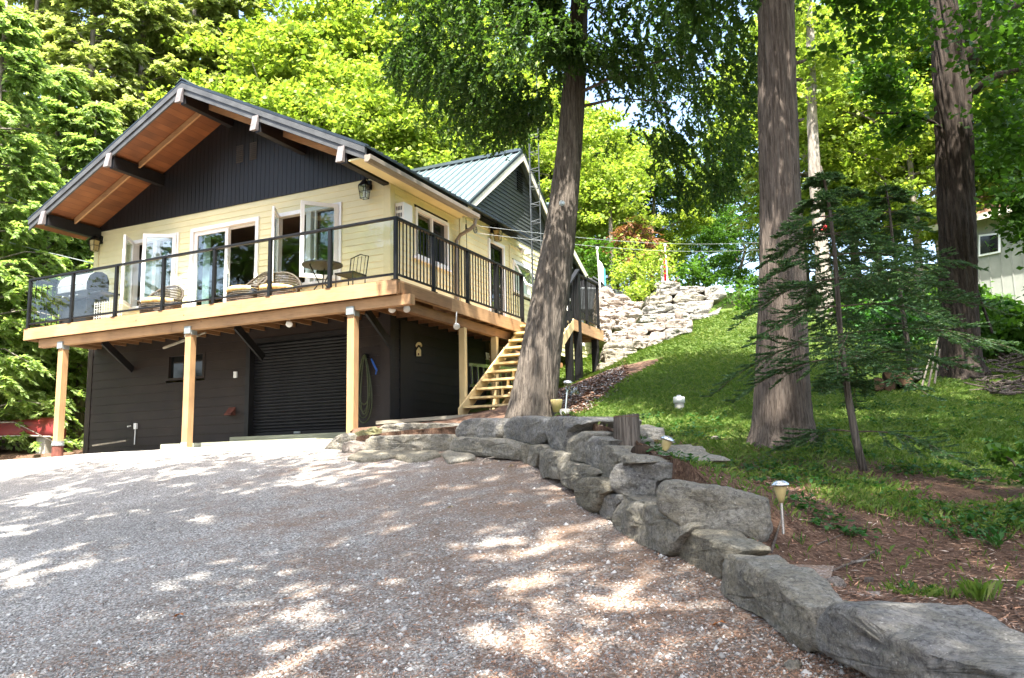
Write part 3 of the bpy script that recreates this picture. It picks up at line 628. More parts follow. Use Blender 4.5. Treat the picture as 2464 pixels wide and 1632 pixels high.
# front roof
YF, YE = 12.0, 19.3
def roof_slab(name, s, mat, za, zb, y0, y1, half=4.58, parent=house):
    b = MB(); x1 = XC+s*half
    b.prism([(XC, y0, 9.45+za), (x1, y0, 9.45-.49*half+za), (x1, y0, 9.45-.49*half+zb), (XC, y0, 9.45+zb)], (0, y1-y0, 0)); return b.build(name, mat, parent)
rf = None
b = MB()
for s in (-1, 1):
    x1 = XC+s*4.62
    b.prism([(XC, YF-.04, 9.45+.17), (x1, YF-.04, 9.45-.49*4.62+.17), (x1, YF-.04, 9.45-.49*4.62+.21), (XC, YF-.04, 9.45+.21)], (0, YE-YF, 0), 0)
    for k in range(32):
        yy = YF+.05+k*.229; b.prism([(XC, yy, 9.66), (x1, yy, 9.66-.49*4.62), (x1, yy, 9.69-.49*4.62), (XC, yy, 9.69)], (0, .03, 0), 0)
b.prism([(XC-.16, YF-.05, 9.60), (XC, YF-.05, 9.69), (XC+.16, YF-.05, 9.60), (XC, YF-.05, 9.73)], (0, YE-YF, 0), 0)
roof = b.build('roof', M['roof_edge'], house)
b = MB()
for s in (-1, 1):
    x1 = XC+s*4.56; b.prism([(XC, YF+.03, 9.45), (x1, YF+.03, 9.45-.49*4.56), (x1, YF+.03, 9.45-.49*4.56+.03), (XC, YF+.03, 9.48)], (0, YW-YF-.05, 0))
b.build('soffit', M['soffit'], roof)
for s in (-1, 1):
    b = MB(); x1 = XC+s*4.60
    for (y0, y1, za, zb) in ((YF-.01, YF+.03, -.07, .165), (YF-.035, YF-.012, .05, .165)):
        b.prism([(XC, y0, 9.45+za), (x1, y0, 9.45-.49*4.60+za), (x1, y0, 9.45-.49*4.60+zb), (XC, y0, 9.45+zb)], (0, y1-y0, 0))
    b.build('barge_board', M['trim_grey'], roof)
    for x0, x2 in ((s*.07, s*1.97), (s*2.11, s*3.99)):
        b = MB(); b.prism([(XC+x0, 12.66, 9.445-.49*abs(x0)-.13), (XC+x2, 12.66, 9.445-.49*abs(x2)-.13), (XC+x2, 12.66, 9.445-.49*abs(x2)), (XC+x0, 12.66, 9.445-.49*abs(x0))], (0, .045, 0)); b.build('lookout_rafter', M['lumber_x'], roof)
for xb, zb in ((-17.23, 7.17), (-15.21, 8.15), (XC, 9.17), (-11.13, 8.16), (-9.07, 7.15)):
    b = MB(); zt = 9.445-.49*(abs(xb-XC)+.065); b.box((xb-.065, YF+.031, zb), (xb+.065, YW-.028, max(zt, zb+.2)) if xb != XC else (xb+.065, YW-.028, zt))
    bm_ = b.build('roof_beam', M['beam_black'], house)
    b = MB(); b.prism([(xb-.07, YF-.036, zb), (xb-.07, YF-.13, zb-.01), (xb-.07, YF-.06, zb+.31), (xb-.07, YF-.036, zb+.31)], (.14, 0, 0)); b.build('beam_end', M['beam_end'], bm_)
# gutter, downspout, side soffit
b = MB(); b.prism([(-8.57, 11.96, 7.20), (-8.57, 11.96, 7.08), (-8.49, 11.96, 7.07), (-8.44, 11.96, 7.12), (-8.44, 11.96, 7.20)], (0, 4.2, 0)); gut = b.build('gutter', M['gutter'], house)
b = MB(); b.tube([(-8.50, 16.05, 7.08), (-8.52, 16.05, 6.95), (-8.62, 16.03, 6.86), (-8.84, 15.97, 6.74), (-8.93, 15.95, 6.62), (-8.94, 15.95, 6.0)], [.042]*6, 8); b.box((-8.975, 15.91, 4.78), (-8.90, 15.99, 6.1)); b.build('downspout', M['gutter'], gut)
b = MB(); b.box((-8.97, YF+.04, 7.18), (-8.575, 16.1, 7.21)); b.build('eave_soffit', M['cream_trim'], house)
# main block roof (ridge along X)
XE = -8.80; YR, ZR, SLP = 19.3, 9.80, .75
def zmain(y): return ZR-SLP*abs(y-YR)
b = MB()
for (ya, yb) in ((16.05, YR), (YR, 22.6)):
    b.prism([(XE+.03, ya, zmain(ya)), (XE+.03, yb, zmain(yb)), (XE+.03, yb, zmain(yb)+.035), (XE+.03, ya, zmain(ya)+.035)], (-9.3, 0, 0))
for k in range(40):
    x = XE+.02-k*.235
    for (ya, yb) in ((16.05, YR), (YR, 22.6)):
        for dx_, hh in ((0, .055), (.11, .018)):
            b.prism([(x-dx_, ya, zmain(ya)+.03), (x-dx_, yb, zmain(yb)+.03), (x-dx_, yb, zmain(yb)+.03+hh), (x-dx_, ya, zmain(ya)+.03+hh)], (-.028, 0, 0))
mr = b.build('main_roof', M['metal_roof'], house)
b = MB(); b.prism([(XE+.04, YR-.18, ZR-.03), (XE+.04, YR, ZR+.10), (XE+.04, YR+.18, ZR-.03), (XE+.04, YR, ZR+.13)], (-9.3, 0, 0)); b.build('ridge_cap', M['roof_edge'], mr)
for (ya, yb) in ((16.0, YR), (22.45, YR)):
    b = MB(); b.prism([(XE, ya, zmain(ya)-.20), (XE, yb, zmain(yb)-.24), (XE, yb, zmain(yb)-.005), (XE, ya, zmain(ya)-.005)], (.03, 0, 0)); b.build('rake_board', M['rake_white'], mr)
    b = MB(); b.prism([(XE+.032, ya, zmain(ya)-.02), (XE+.032, yb, zmain(yb)-.02), (XE+.032, yb, zmain(yb)+.05), (XE+.032, ya, zmain(ya)+.05)], (.012, 0, 0)); b.build('drip_edge', M['roof_edge'], mr)
vp = at(*R3(560, 350), Y=17.6); 
b = MB(); b.lathe((vp[0], 17.6, zmain(17.6)), [(.09, 0), (.085, .06), (.05, .09), (.05, .30), (.06, .30), (.06, .36)], 12); b.build('vent_pipe', M['plastic_black'], mr)
b = MB(); lap(b, (XR, 0, 0), (0, 1, 0), (1, 0, 0), lambda z: YR-(ZR-z-.05)/SLP, lambda z: YR+(ZR-z-.05)/SLP, 7.42, ZR-.1, .105, [], .02); b.prism([(XR, 16.2, 7.3), (XR, 22.4, 7.3), (XR, 22.4, zmain(22.4)), (XR, YR, ZR-.02), (XR, 16.2, zmain(16.2))], (-.08, 0, 0)); g2 = b.build('side_gable_wall', M['grey_siding'], house)
b = MB(); vv = at(*R3(1250, 430), X=XR)
for k in range(9): b.box((XR+.02, vv[1]-.16, vv[2]-.28+k*.062), (XR+.05, vv[1]+.16, vv[2]-.25+k*.062))
b.build('gable_louvre', M['metal_dark'], g2)
# rear lower gable
zr = lambda y: 8.85-.51*abs(y-21.0)
b = MB(); lap(b, (XR+.02, 0, 0), (0, 1, 0), (1, 0, 0), lambda z: 22.2, lambda z: 21.0+(8.80-z)/.51, 6.5, 8.2, .14, [], .012); b.build('rear_gable_wall', M['black_side'], house)
b = MB(); b.prism([(XE, 21.0, zr(21)), (XE, 25.0, zr(25.0)), (XE, 25.0, zr(25.0)+.06), (XE, 21.0, zr(21)+.06)], (-8.5, 0, 0)); rr = b.build('rear_roof', M['metal_roof'], house)
b = MB(); b.prism([(XE+.002, 21.0, zr(21)-.2), (XE+.002, 25.0, zr(25.0)-.2), (XE+.002, 25.0, zr(25.0)), (XE+.002, 21.0, zr(21))], (.03, 0, 0)); b.build('rear_rake_board', M['rake_white'], rr)
b = MB()
for k in range(7): b.box((XR+.03, 22.5, 7.32+k*.06), (XR+.06, 22.75, 7.35+k*.06))
b.build('rear_louvre', M['metal_dark'], house)
# windows
def framebox(b, o, U, OUT, w, h, t, d0, d1):   # rectangular frame, face width t, from depth d0 to d1 along OUT
    o = Vector(o); U = Vector(U); OUT = Vector(OUT); Z = Vector((0, 0, 1))
    def pr(u0, u1, z0, z1):
        q = [o+U*u0+Z*z0, o+U*u1+Z*z0, o+U*u1+Z*z1, o+U*u0+Z*z1]; b.prism([p+OUT*d0 for p in q], OUT*(d1-d0))
    pr(0, w, 0, t); pr(0, w, h-t, h); pr(0, t, t, h-t); pr(w-t, w, t, h-t)
def pane(o, U, OUT, w, h, d, parent, mat='glass', name='pane'):
    b = MB(); o = Vector(o)+Vector(OUT)*d; U = Vector(U); Z = Vector((0, 0, 1)); b.prism([o, o+U*w, o+U*w+Z*h, o+Z*h], Vector(OUT)*.006); return b.build(name, M[mat], parent)
FX, FO = (1, 0, 0), (0, -1, 0)
def casement(op, name, swings, mull):
    x0, x1, z0, z1 = op; w = x1-x0; h = z1-z0
    b = MB(); framebox(b, (x0, YW, z0), FX, FO, w, h, .085, -.10, .045)
    mx = x0+mull; b.box((mx-.06, YW-.03, z0+.086), (mx+.06, YW+.10, z1-.086)); win = b.build(name, M['white'], house)
    for hx, sgn, ang, sw in swings:
        a = R(ang); U = Vector((sgn*math.cos(a), -math.sin(a), 0)); O = Vector((-sgn*math.sin(a), -math.cos(a), 0))
        s = MB(); framebox(s, (hx, YW-.05, z0+.05), U, O, sw, h-.1, .075, -.025, .025); sash = s.build('open_sash', M['white'], win)
        pane(Vector((hx, YW-.05, z0+.125))+U*.075, U, O, sw-.15, h-.25, 0, sash)
    return win
w1 = casement(LW, 'casement_window', [(LW[0]+.06, 1, 56, .68), (LW[1]-.06, -1, 35, .70)], .73)
w3 = casement(RW, 'casement_window', [(RW[0]+.10, 1, 58, .66), (RW[1]-.08, -1, 50, .74)], .87)
b = MB(); b.box((RW[0]+1.02, YW-.02, RW[2]+.09), (RW[0]+1.06, YW+.03, RW[3]-.09)); b.build('sash_rail', M['white'], w3)
for k, (xx, par) in enumerate(((LW[0]+.12, w1), (RW[0]+.9, w3))):
    b = MB()
    for j in range(6): b.prism([(xx+j*.05, YW+.20, 5.4), (xx+j*.05+.03, YW+.24, 5.4), (xx+j*.05+.03, YW+.24, 6.9), (xx+j*.05, YW+.20, 6.9)], (.004, -.004, 0))
    if k == 0: b.build('curtain', M['curtain'], par)
for xx, par, wd in ((LW[0]+.80, w1, .5), (RW[0]+1.08, w3, .5)): pane((xx, YW, 5.42), FX, FO, wd, 1.47, -.06, par)
# sliding door
b = MB(); x0, x1, z0, z1 = SL; framebox(b, (x0, YW, z0), FX, FO, x1-x0, z1-z0, .085, -.10, .045); sd = b.build('sliding_door', M['white'], house)
b = MB(); framebox(b, (x0+.09, YW, z0+.09), FX, FO, .98, z1-z0-.18, .08, -.04, .0); dl = b.build('door_panel', M['white'], sd); pane((x0+.17, YW, z0+.17), FX, FO, .82, z1-z0-.34, -.03, dl)
b = MB(); framebox(b, (x0+1.02, YW, z0+.09), FX, FO, .84, z1-z0-.18, .05, -.09, -.05); b.build('screen_panel', M['plastic_white'], sd)
b = MB(); b.box((x0+1.11, YW-.04, 5.55), (x0+1.13, YW-.01, 5.85)); b.build('handle', M['chrome'], sd)
b = MB()
for j in range(5): b.prism([(x0+.2+j*.04, YW+.16, 4.95), (x0+.22+j*.04, YW+.19, 4.95), (x0+.22+j*.04, YW+.19, 6.82), (x0+.2+j*.04, YW+.16, 6.82)], (.004, -.004, 0))
b.build('curtain', M['curtain'], sd)
# side window, door, small awning window, rear window
SY, SO = (0, 1, 0), (1, 0, 0)
def pside(name, op, t=.07, mat='white'):
    b = MB(); y0, y1, z0, z1 = op; framebox(b, (XR, y0, z0), SY, SO, y1-y0, z1-z0, t, -.08, .045); return b.build(name, M[mat], house)
sw = pside('side_window', SW); b = MB(); b.box((XR-.03, 14.97, SW[2]+.07), (XR+.02, 15.03, SW[3]-.07)); b.build('window_rail', M['white'], sw); pane((XR, SW[0]+.07, SW[2]+.07), SY, SO, .66, .91, -.03, sw); pane((XR, 15.03, SW[2]+.07), SY, SO, .57, .91, -.05, sw, 'glass_dark')
b = MB(); b.box((XR-.02, 14.2, SW[2]-.05), (XR+.07, 15.78, SW[2])); b.build('window_sill', M['white'], sw)
dr = pside('side_door', DR, .08); b = MB(); framebox(b, (XR, DR[0]+.08, DR[2]+.08), SY, SO, DR[1]-DR[0]-.16, DR[3]-DR[2]-.16, .09, -.05, 0.0); dp = b.build('screen_door', M['metal_dark'], dr); pane((XR, DR[0]+.17, DR[2]+.17), SY, SO, .54, 1.96, -.02, dp)
aw = pside('awning_window', W2, .07)
b = MB(); o = Vector((XR+.05, W2[0]+.04, W2[3]-.05)); L = .72; an = R(28); dn = Vector((math.sin(an), 0, -math.cos(an))); U = Vector((0, 1, 0)); wv = W2[1]-W2[0]-.08; nn2 = U.cross(dn)
for (u0, u1, l0, l1) in ((0, wv, 0, .06), (0, wv, L-.06, L), (0, .06, .06, L-.06), (wv-.06, wv, .06, L-.06)): b.prism([o+U*u0+dn*l0, o+U*u1+dn*l0, o+U*u1+dn*l1, o+U*u0+dn*l1], nn2*.03)
ws = b.build('open_sash', M['white'], aw); b = MB(); b.prism([o+U*.06+dn*.06, o+U*(wv-.06)+dn*.06, o+U*(wv-.06)+dn*(L-.06), o+U*.06+dn*(L-.06)], nn2*.008); b.build('pane', M['glass'], ws)
b = MB(); b.box((XR-.06, W2[0]+.06, W2[2]+.06), (XR-.05, W2[1]-.06, W2[3]-.06)); b.build('inner_pane', M['curtain'], aw)
rw = pside('rear_window', (22.6, 23.9, 5.2, 6.5)); b = MB(); b.box((XR-.05, 22.67, 5.27), (XR-.04, 23.83, 6.43)); b.build('pane', M['glass_dark'], rw)
# wall fittings
def lantern(p, out, name='wall_lantern'):
    p = Vector(p); O = Vector(out); c = p+O*.17
    b = MB(); b.box(p-Vector((.05, .05, .10))+Vector((0, 0, .16)), p+Vector((.05, .05, .08))+Vector((0, 0, .16)))
    b.tube([p+Vector((0, 0, .2)), p+O*.09+Vector((0, 0, .27)), c+Vector((0, 0, .22))], .013, 6)
    b.lathe(c+Vector((0, 0, .10)), [(.125, 0), (.115, .02), (.07, .07), (.055, .10), (.02, .13), (.012, .17)], 4)
    for sx in (-1, 1):
        for sy in (-1, 1): b.bar(c+Vector((sx*.085, sy*.085, .10)), c+Vector((sx*.06, sy*.06, -.16)), .012, .012)
    for zz, q in ((-.16, .065), (-.03, .077)):
        for sx, sy, tx, ty in ((-1, -1, 1, -1), (1, -1, 1, 1), (1, 1, -1, 1), (-1, 1, -1, -1)): b.bar(c+Vector((sx*q, sy*q, zz)), c+Vector((tx*q, ty*q, zz)), .008, .008)
    l = b.build(name, M['metal_dark'], house)
    b = MB(); b.lathe(c+Vector((0, 0, -.155)), [(.075, 0), (.108, .25)], 4); 
    g = b.build('lantern_glass', M['amber'] if name != 'wall_lantern' else M['glass'], l)
    b = MB(); b.lathe(c+Vector((0, 0, -.13)), [(.02, 0), (.03, .05), (.02, .12)], 8); b.build('bulb', M['plastic_white'], l)
lantern((-9.47, YW-.02, 7.06), (0, -1, 0)); lantern((-17.17, YW-.02, 7.0), (0, -1, 0), 'brass_lantern')
lp = at(*R3(1085, 830), X=XR+.17); lantern((XR+.02, lp[1], lp[2]), (1, 0, 0), 'brass_lantern')
p = at(*R3(385, 670), X=XR+.12); b = MB(); b.box((XR+.01, p[1]-.17, p[2]-.18), (XR+.22, p[1]+.15, p[2]+.18)); hv = b.build('wall_heater_hood', M['white'], house, bevel=.012)
b = MB()
for zz in (-.08, .06):
    for k in range(4): b.box((XR+.05+k*.035, p[1]-.178, p[2]+zz-.04), (XR+.068+k*.035, p[1]-.171, p[2]+zz+.04))
b.build('vent_slots', M['plastic_black'], hv)
for q in ((1265, 945), (1312, 968)):
    p = Vector(at(*R3(*q), X=XR+.14)); b = MB(); ax = Vector((.75, -.2, -.6)).normalized(); b.lathe(p-ax*.08, [(.025, 0), (.03, .05), (.06, .12), (.065, .17)], 12, 0, ax); b.tube([p-ax*.06, Vector((XR+.01, p.y+.05, p.z+.12))], .012, 6); b.build('wall_floodlight', M['plastic_white'], house, smooth=True)
b = MB(); p = at(*R3(1180, 905), X=XR+.03); b.tube([(XR+.03, p[1], 4.8), (XR+.03, p[1], p[2]), (XR+.03, p[1]+.8, p[2]-.02)], .014, 6); b.build('conduit', M['cream_trim'], house)

# ================================================================ DECK
deck = thing('deck', (-12.4, 12.5, 2.1), 'raised fresh-lumber deck wrapping the cottage, with black glass and baluster railing', 'deck')
b = MB(); x = XL+.045
yy = YD+.045
while yy < YW-.02: b.box((XL+.045, yy, 4.715), (XR-.001+1.295, min(yy+.135, YW-.02), 4.75)); yy += .142
yy = YW-.02
while yy < 18.68:
    x1 = -7.705 if yy < 16.80 else -6.585
    b.box((XR+.03, yy+.007, 4.715), (x1, yy+.135, 4.75)); yy += .142
b.build('decking', M['lumber_x'], deck)
b = MB(); b.box((XL, YD, 4.51), (-11.05, YD+.04, 4.755)); b.box((-11.046, YD, 4.51), (XD, YD+.04, 4.755)); b.build('fascia', M['lumber_x'], deck)
b = MB(); b.box((XD-.04, YD+.042, 4.51), (XD, 16.82, 4.755)); b.build('fascia', M['lumber_y'], deck)
b = MB(); b.box((XL, YD+.042, 4.51), (XL+.04, YW-.02, 4.755)); b.build('fascia', M['lumber_y'], deck)
b = MB(); b.box((-6.58, 16.82, 4.51), (-6.54, 18.72, 4.755)); b.box((XR+.03, 18.68, 4.51), (-6.583, 18.72, 4.755)); b.build('fascia', M['lumber_y'], deck)
b = MB(); b.box((XD+.003, 16.80, 4.51), (-6.583, 16.84, 4.755)); b.build('fascia', M['lumber_x'], deck)
b = MB(); b.box((-16.78, 11.72, 4.33), (-12.9, 11.86, 4.505)); b.box((-12.896, 11.72, 4.33), (-7.45, 11.86, 4.505)); b.build('front_beam', M['lumber_x'], deck)
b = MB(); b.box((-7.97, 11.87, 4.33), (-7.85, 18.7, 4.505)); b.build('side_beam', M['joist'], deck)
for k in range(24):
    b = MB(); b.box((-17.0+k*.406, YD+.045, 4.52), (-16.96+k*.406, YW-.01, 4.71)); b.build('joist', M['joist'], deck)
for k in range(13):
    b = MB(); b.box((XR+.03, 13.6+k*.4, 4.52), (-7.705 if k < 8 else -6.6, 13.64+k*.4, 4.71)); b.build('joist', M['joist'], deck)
def post(x, y, zb, w, d, mat, braket=True):
    b = MB(); b.box((x-w/2, y-d/2, zb), (x+w/2, y+d/2, 4.328)); p = b.build('post', mat, deck, bevel=.006)
    if braket:
        b = MB(); b.box((x-w/2-.006, y-d/2-.03, 4.26), (x+w/2+.006, y-d/2-.003, 4.40)); b.box((x+w/2+.002, y-d/2-.003, 4.24), (x+w/2+.008, y+d/2, 4.33)); b.build('post_bracket', M['galv'], p)
    return p
p1 = post(-16.07, 11.79, 2.33, .145, .145, M['lumber_z'])
b = MB(); b.lathe((-16.07, 11.79, 2.0), [(.115, 0), (.11, .23)], 14); b.build('footing', M['rust'], p1); b = MB(); b.lathe((-16.07, 11.79, 2.24), [(.125, 0), (.125, .03), (.115, .05), (.125, .09)], 14); b.build('base_collar', M['galv'], p1)
p2 = post(-12.45, 11.79, 2.10, .145, .145, M['lumber_z']); b = MB(); b.box((-12.60, 11.63, 1.95), (-12.30, 11.95, 2.10)); b.build('footing', M['concrete'], p2, bevel=.02); b = MB(); b.box((-12.53, 11.711, 2.10), (-12.37, 11.716, 2.2)); b.build('base_collar', M['galv'], p2)
p3 = post(-8.66, 11.79, 2.12, .145, .145, M['lumber_z'])
post(-7.9, 14.32, 2.45, .13, .10, M['yellow_paint'], False); post(-7.9, 15.7, 2.6, .13, .10, M['yellow_paint'], False)
post(-7.86, 18.4, 3.2, .14, .14, M['metal_dark'], False); b = MB(); b.box((-6.72, 18.35, 3.6), (-6.58, 18.49, 4.51)); b.build('post', M['metal_dark'], deck)
for q0, q1 in (((-15.9, 11.9, 4.5), (-15.9, YW-.02, 3.95)), ((-12.1, 11.9, 4.5), (-12.1, YW-.02, 3.95)), ((-8.95, 11.9, 4.5), (-8.95, YW-.02, 3.95))):
    q0 = (q0[0], 12.6, 4.5); b = MB(); b.bar(q0, q1, .05, .15); b.build('knee_brace', M['beam_black'], deck)
for (px_, py_, yy) in ((696, 777, 12.0), (943, 742, 12.0), (978, 741, 12.2), (1098, 783, 13.6), (452, 805, 12.2)):
    p = Vector(at(px_, py_, Z=4.33)) if 0 else Vector(at(px_, py_, Y=yy)); ax = Vector((.5, -.6, -.6)).normalized()
    b = MB(); b.lathe(p-ax*.07, [(.02, 0), (.03, .04), (.06, .09), (.063, .13), (.05, .14)], 14, 0, ax); b.tube([p-ax*.05, (p.x-.02, p.y+.05, 4.52)], .014, 6); b.build('floodlight', M['plastic_white'], deck, smooth=True)
# railing
ZT = 5.84
def rail_post(x, y, w=.06, zb=4.755, par=None): b = MB(); b.box((x-w/2, y-w/2, zb), (x+w/2, y+w/2, ZT-.035)); b.box((x-w/2-.025, y-w/2-.025, zb), (x+w/2+.025, y+w/2+.025, zb+.008)); return b.build('railing_post', M['metal_dark'], par or deck)
PX = [-17.08, -15.72, -14.42, -13.10, -11.77, -10.42, -9.07, -7.70]; yf = YD+.04
for x in PX: rail_post(x, yf)
b = MB(); b.box((PX[0]-.03, yf-.035, ZT-.034), (PX[-1]+.035, yf+.035, ZT+.01)); b.build('top_rail', M['metal_dark'], deck, bevel=.006)
for a, c in zip(PX[:-1], PX[1:]):
    b = MB(); b.box((a+.031, yf-.018, 4.84), (c-.031, yf+.018, 4.875)); b.build('bottom_rail', M['metal_dark'], deck)
    b = MB(); b.box((a+.036, yf-.003, 4.877), (c-.036, yf+.003, ZT-.036)); b.build('glass_panel', M['rail_glass'], deck)
PYs = [12.89, 14.17, 15.43, 16.70]; xs = XD-.04
for y in PYs: rail_post(xs, y)
b = MB(); b.box((xs-.035, yf+.036, ZT-.034), (xs+.035, PYs[-1]+.03, ZT+.01)); b.build('top_rail', M['metal_dark'], deck, bevel=.006)
def bal_row(fixed, a, c, along='y', n=10):
    b = MB(); (b.box((fixed-.018, a+.031, 4.84), (fixed+.018, c-.031, 4.872)) if along == 'y' else b.box((a+.031, fixed-.018, 4.84), (c-.031, fixed+.018, 4.872))); b.build('bottom_rail', M['metal_dark'], deck)
    for k in range(1, n+1):
        t = a+(c-a)*k/(n+1); b = MB(); (b.box((fixed-.009, t-.009, 4.873), (fixed+.009, t+.009, ZT-.035)) if along == 'y' else b.box((t-.009, fixed-.009, 4.873), (t+.009, fixed+.009, ZT-.035))); b.build('baluster', M['metal_dark'], deck)
for a, c in zip([yf]+PYs[:-1], PYs): bal_row(xs, a, c)
LYs = [17.2, 17.75, 18.5]; xl = -6.58
for y in LYs[1:]: rail_post(xl, y)
b = MB(); b.box((xl-.035, LYs[0]+.04, ZT-.034), (xl+.035, LYs[-1]+.03, ZT+.01)); b.build('top_rail', M['metal_dark'], deck)
bal_row(xl, LYs[0], LYs[1], n=5); bal_row(xl, LYs[1], LYs[2], n=7)
b = MB(); b.box((PX[0]-.035, yf+.036, ZT-.034), (PX[0]+.035, YW-.05, ZT+.01)); b.build('top_rail', M['metal_dark'], deck); bal_row(PX[0], yf, YW-.05, n=12)

# ================================================================ STAIRS
st = thing('staircase', (-7.1, 14, 2.5), 'open pale yellow wooden stairs climbing to the deck behind the leaning trunk', 'stairs')
n = 11; ys0, ys1, zs0, zs1 = 13.98, 16.78, 2.62, 4.72; run = (ys1-ys0)/n; rise = (zs1-zs0)/n
for k in range(n):
    y = ys0+run*k; z = zs0+rise*(k+.5)+.05; b = MB(); b.box((-7.70, y-.05, z-.04), (-6.56, y+.24, z)); b.build('tread', M['yellow_paint'], st)
sl_ = (zs1-zs0)/(ys1-ys0)
for x in (-7.725, -6.535):
    b = MB(); b.prism([(x-.02, ys0-.16, zs0-.02), (x-.02, ys0-.02, zs0-.10), (x-.02, ys1-.02, zs1-.20), (x-.02, ys1-.02, zs1+.03), (x-.02, ys0-.16, zs0+.10)], (.04, 0, 0)); b.build('stringer', M['yellow_paint'], st)
for x in (-7.15,):
    b = MB(); y0_, y1_ = ys0-.12, ys1+.0; f0 = zs0-.12*sl_-.02; poly = [(x, y0_, f0-.22), (x, y0_+.1, f0-.25)]
    b.prism([(x-.02, y0_, f0-.05), (x-.02, y0_+.25, f0-.14), (x-.02, y1_, zs1-.28), (x-.02, y1_, zs1-.02)], (.04, 0, 0)) if x != -7.15 else b.prism([(x-.02, y0_+.1, f0-.10), (x-.02, y0_+.3, f0-.18), (x-.02, y1_, zs1-.34), (x-.02, y1_, zs1-.14)], (.04, 0, 0))
    for k in range(n):
        y = ys0+run*k; z = zs0+rise*(k+.5)+.05; b.box((x-.018, y+.0, z-.20), (x+.018, y+.05, z-.041))
    b.build('stringer', M['yellow_paint'], st)
for y, zb in ((16.62, 3.35), (17.16, 3.4)):
    b = MB(); b.box((-6.66, y-.07, zb), (-6.52, y+.07, ZT-.03 if y > 17 else 4.9)); b.build('newel_post', M['metal_dark'], st)
hr0, hr1 = Vector((-6.56, 14.1, 3.60)), Vector((-6.56, 17.2, 5.92)); b = MB(); b.bar(hr0, hr1, .10, .04); b.build('handrail', M['metal_dark'], st)
for k in range(17):
    t = (k+.7)/17; p = hr0.lerp(hr1, t); b = MB(); b.box((p.x-.02, p.y-.02, p.z-1.05+.0), (p.x+.02, p.y+.02, p.z-.02)); b.build('stair_baluster', M['metal_dark'], st)
# ================================================================ STONES
def stone(poly, plane, thick, mat, name, label, cat='stone', group=None, seed=0, rough=.03, nt_=96, tilt=0.0, back_s=.93, top_dip=0.0):
    """poly: outline of the face in source pixels, laid on a real plane and given depth into the hill"""
    P, nrm, t = plane
    pts = [hit(x, y, P, nrm) for x, y in poly]
    t = np.cross([0, 0, 1.], nrm); t /= np.linalg.norm(t); up = np.array([0, 0, 1.])
    q = np.array([[(p-P)@t, p[2]] for p in pts]); c = q.mean(0)
    area = 0.5*sum(q[i-1][0]*q[i][1]-q[i][0]*q[i-1][1] for i in range(len(q)))
    if area < 0: q = q[::-1]
    # resample the outline
    seg = np.r_[q, q[:1]]; L = np.r_[0, np.cumsum(np.linalg.norm(np.diff(seg, axis=0), axis=1))]
    s = np.linspace(0, L[-1], nt_, endpoint=False); O = np.c_[np.interp(s, L, seg[:, 0]), np.interp(s, L, seg[:, 1])]
    c = O.mean(0); O = c+(O-c)*1.055; size = math.sqrt(abs(area)); ch = min(.032, size*.06)
    prof = [(0.0, 0), (.18, 0), (.36, 0), (.54, 0), (.70, 0), (.83, .0), (.93, ch*.12), (.985, ch*.55), (1.0, ch*1.3)]
    for k in range(1, 7): prof.append((1-(1-back_s)*k/6, ch*1.3+(thick-ch*2.3)*k/6))
    prof += [(.80*back_s, thick), (.4, thick), (0, thick)]
    V = []
    for r, d in prof:
        for o in O:
            w = c+(o-c)*r; p = P+t*w[0]+nrm*d; p[2] = w[1]-top_dip*d+tilt*0; V.append(p)
    V = np.array(V); n = nt_; cen = V.mean(0)
    out = []
    hs = .11*size**.5
    for i, p in enumerate(V):
        r, d = prof[i//n]
        v = Vector(p); so_ = Vector((seed*7.3, seed*3.1, 0))
        g1 = noise.noise(v*2.6/max(size, .3)+so_); g2 = noise.noise(v*7+so_); g3 = noise.noise(v*19+so_); st_ = noise.noise(Vector((v.x*3, v.y*3, v.z*24))+so_); rd = 1-abs(noise.noise(v*5+so_*2))
        a = rough*(.75*g1+.35*g2+.28*g3+.30*st_-.45*max(0, rd-.9)*4)
        dirv = (p-cen); dirv /= max(np.linalg.norm(dirv), 1e-6)
        if d == 0: dirv = -nrm*.9+dirv*.1
        out.append(p+dirv*a*(1 if r > .05 else 1))
    V = np.array(out); rc = np.random.default_rng(seed+100); cc = V.mean(0); ext = V-cc
    for _k in range(26):
        lat = .9 if _k % 5 == 0 else .42; nv = -nrm*rc.uniform(.1 if lat < .5 else -.2, 1.3)+t*rc.normal()*lat+up*rc.normal()*lat; nv /= np.linalg.norm(nv); pr_ = ext@nv; mx = pr_.max(); cut = mx-size*rc.uniform(.008, .055)
        ov = np.maximum(0, pr_-cut); ext = ext-ov[:, None]*nv*.93
    V = cc+ext
    for i_ in range(len(V)): v = Vector(V[i_]); V[i_] += (np.array(noise.noise_vector(v*13))*.0075+np.array(noise.noise_vector(v*34))*.004)*min(1.8, size*1.8)+np.array([0, 0, noise.noise(Vector((v.x*2, v.y*2, v.z*30)))])*.004
    F = [[(i+0)*n+k, (i+0)*n+(k+1) % n, (i+1)*n+(k+1) % n, (i+1)*n+k] for i in range(len(prof)-1) for k in range(n)]
    b = MB(); b.v = [tuple(p) for p in V]; b.f = F; b.m = [0]*len(F)
    o = b.build(name, mat, None, True); o.data.set_sharp_from_angle(angle=R(24))
    tag(o, label, cat, group); return o
G1 = 'limestone blocks of the front retaining wall'
def WP(poly, back=0.0, pad=0):
    xs = [p[0] for p in poly]; return wall_plane(min(xs)-pad, max(xs)+pad, back)
A = lambda *p: [RA(x, y) for x, y in p]
B = lambda *p: [RB(x, y) for x, y in p]
Cq = lambda *p: [RC(x, y) for x, y in p]
SD = [0]
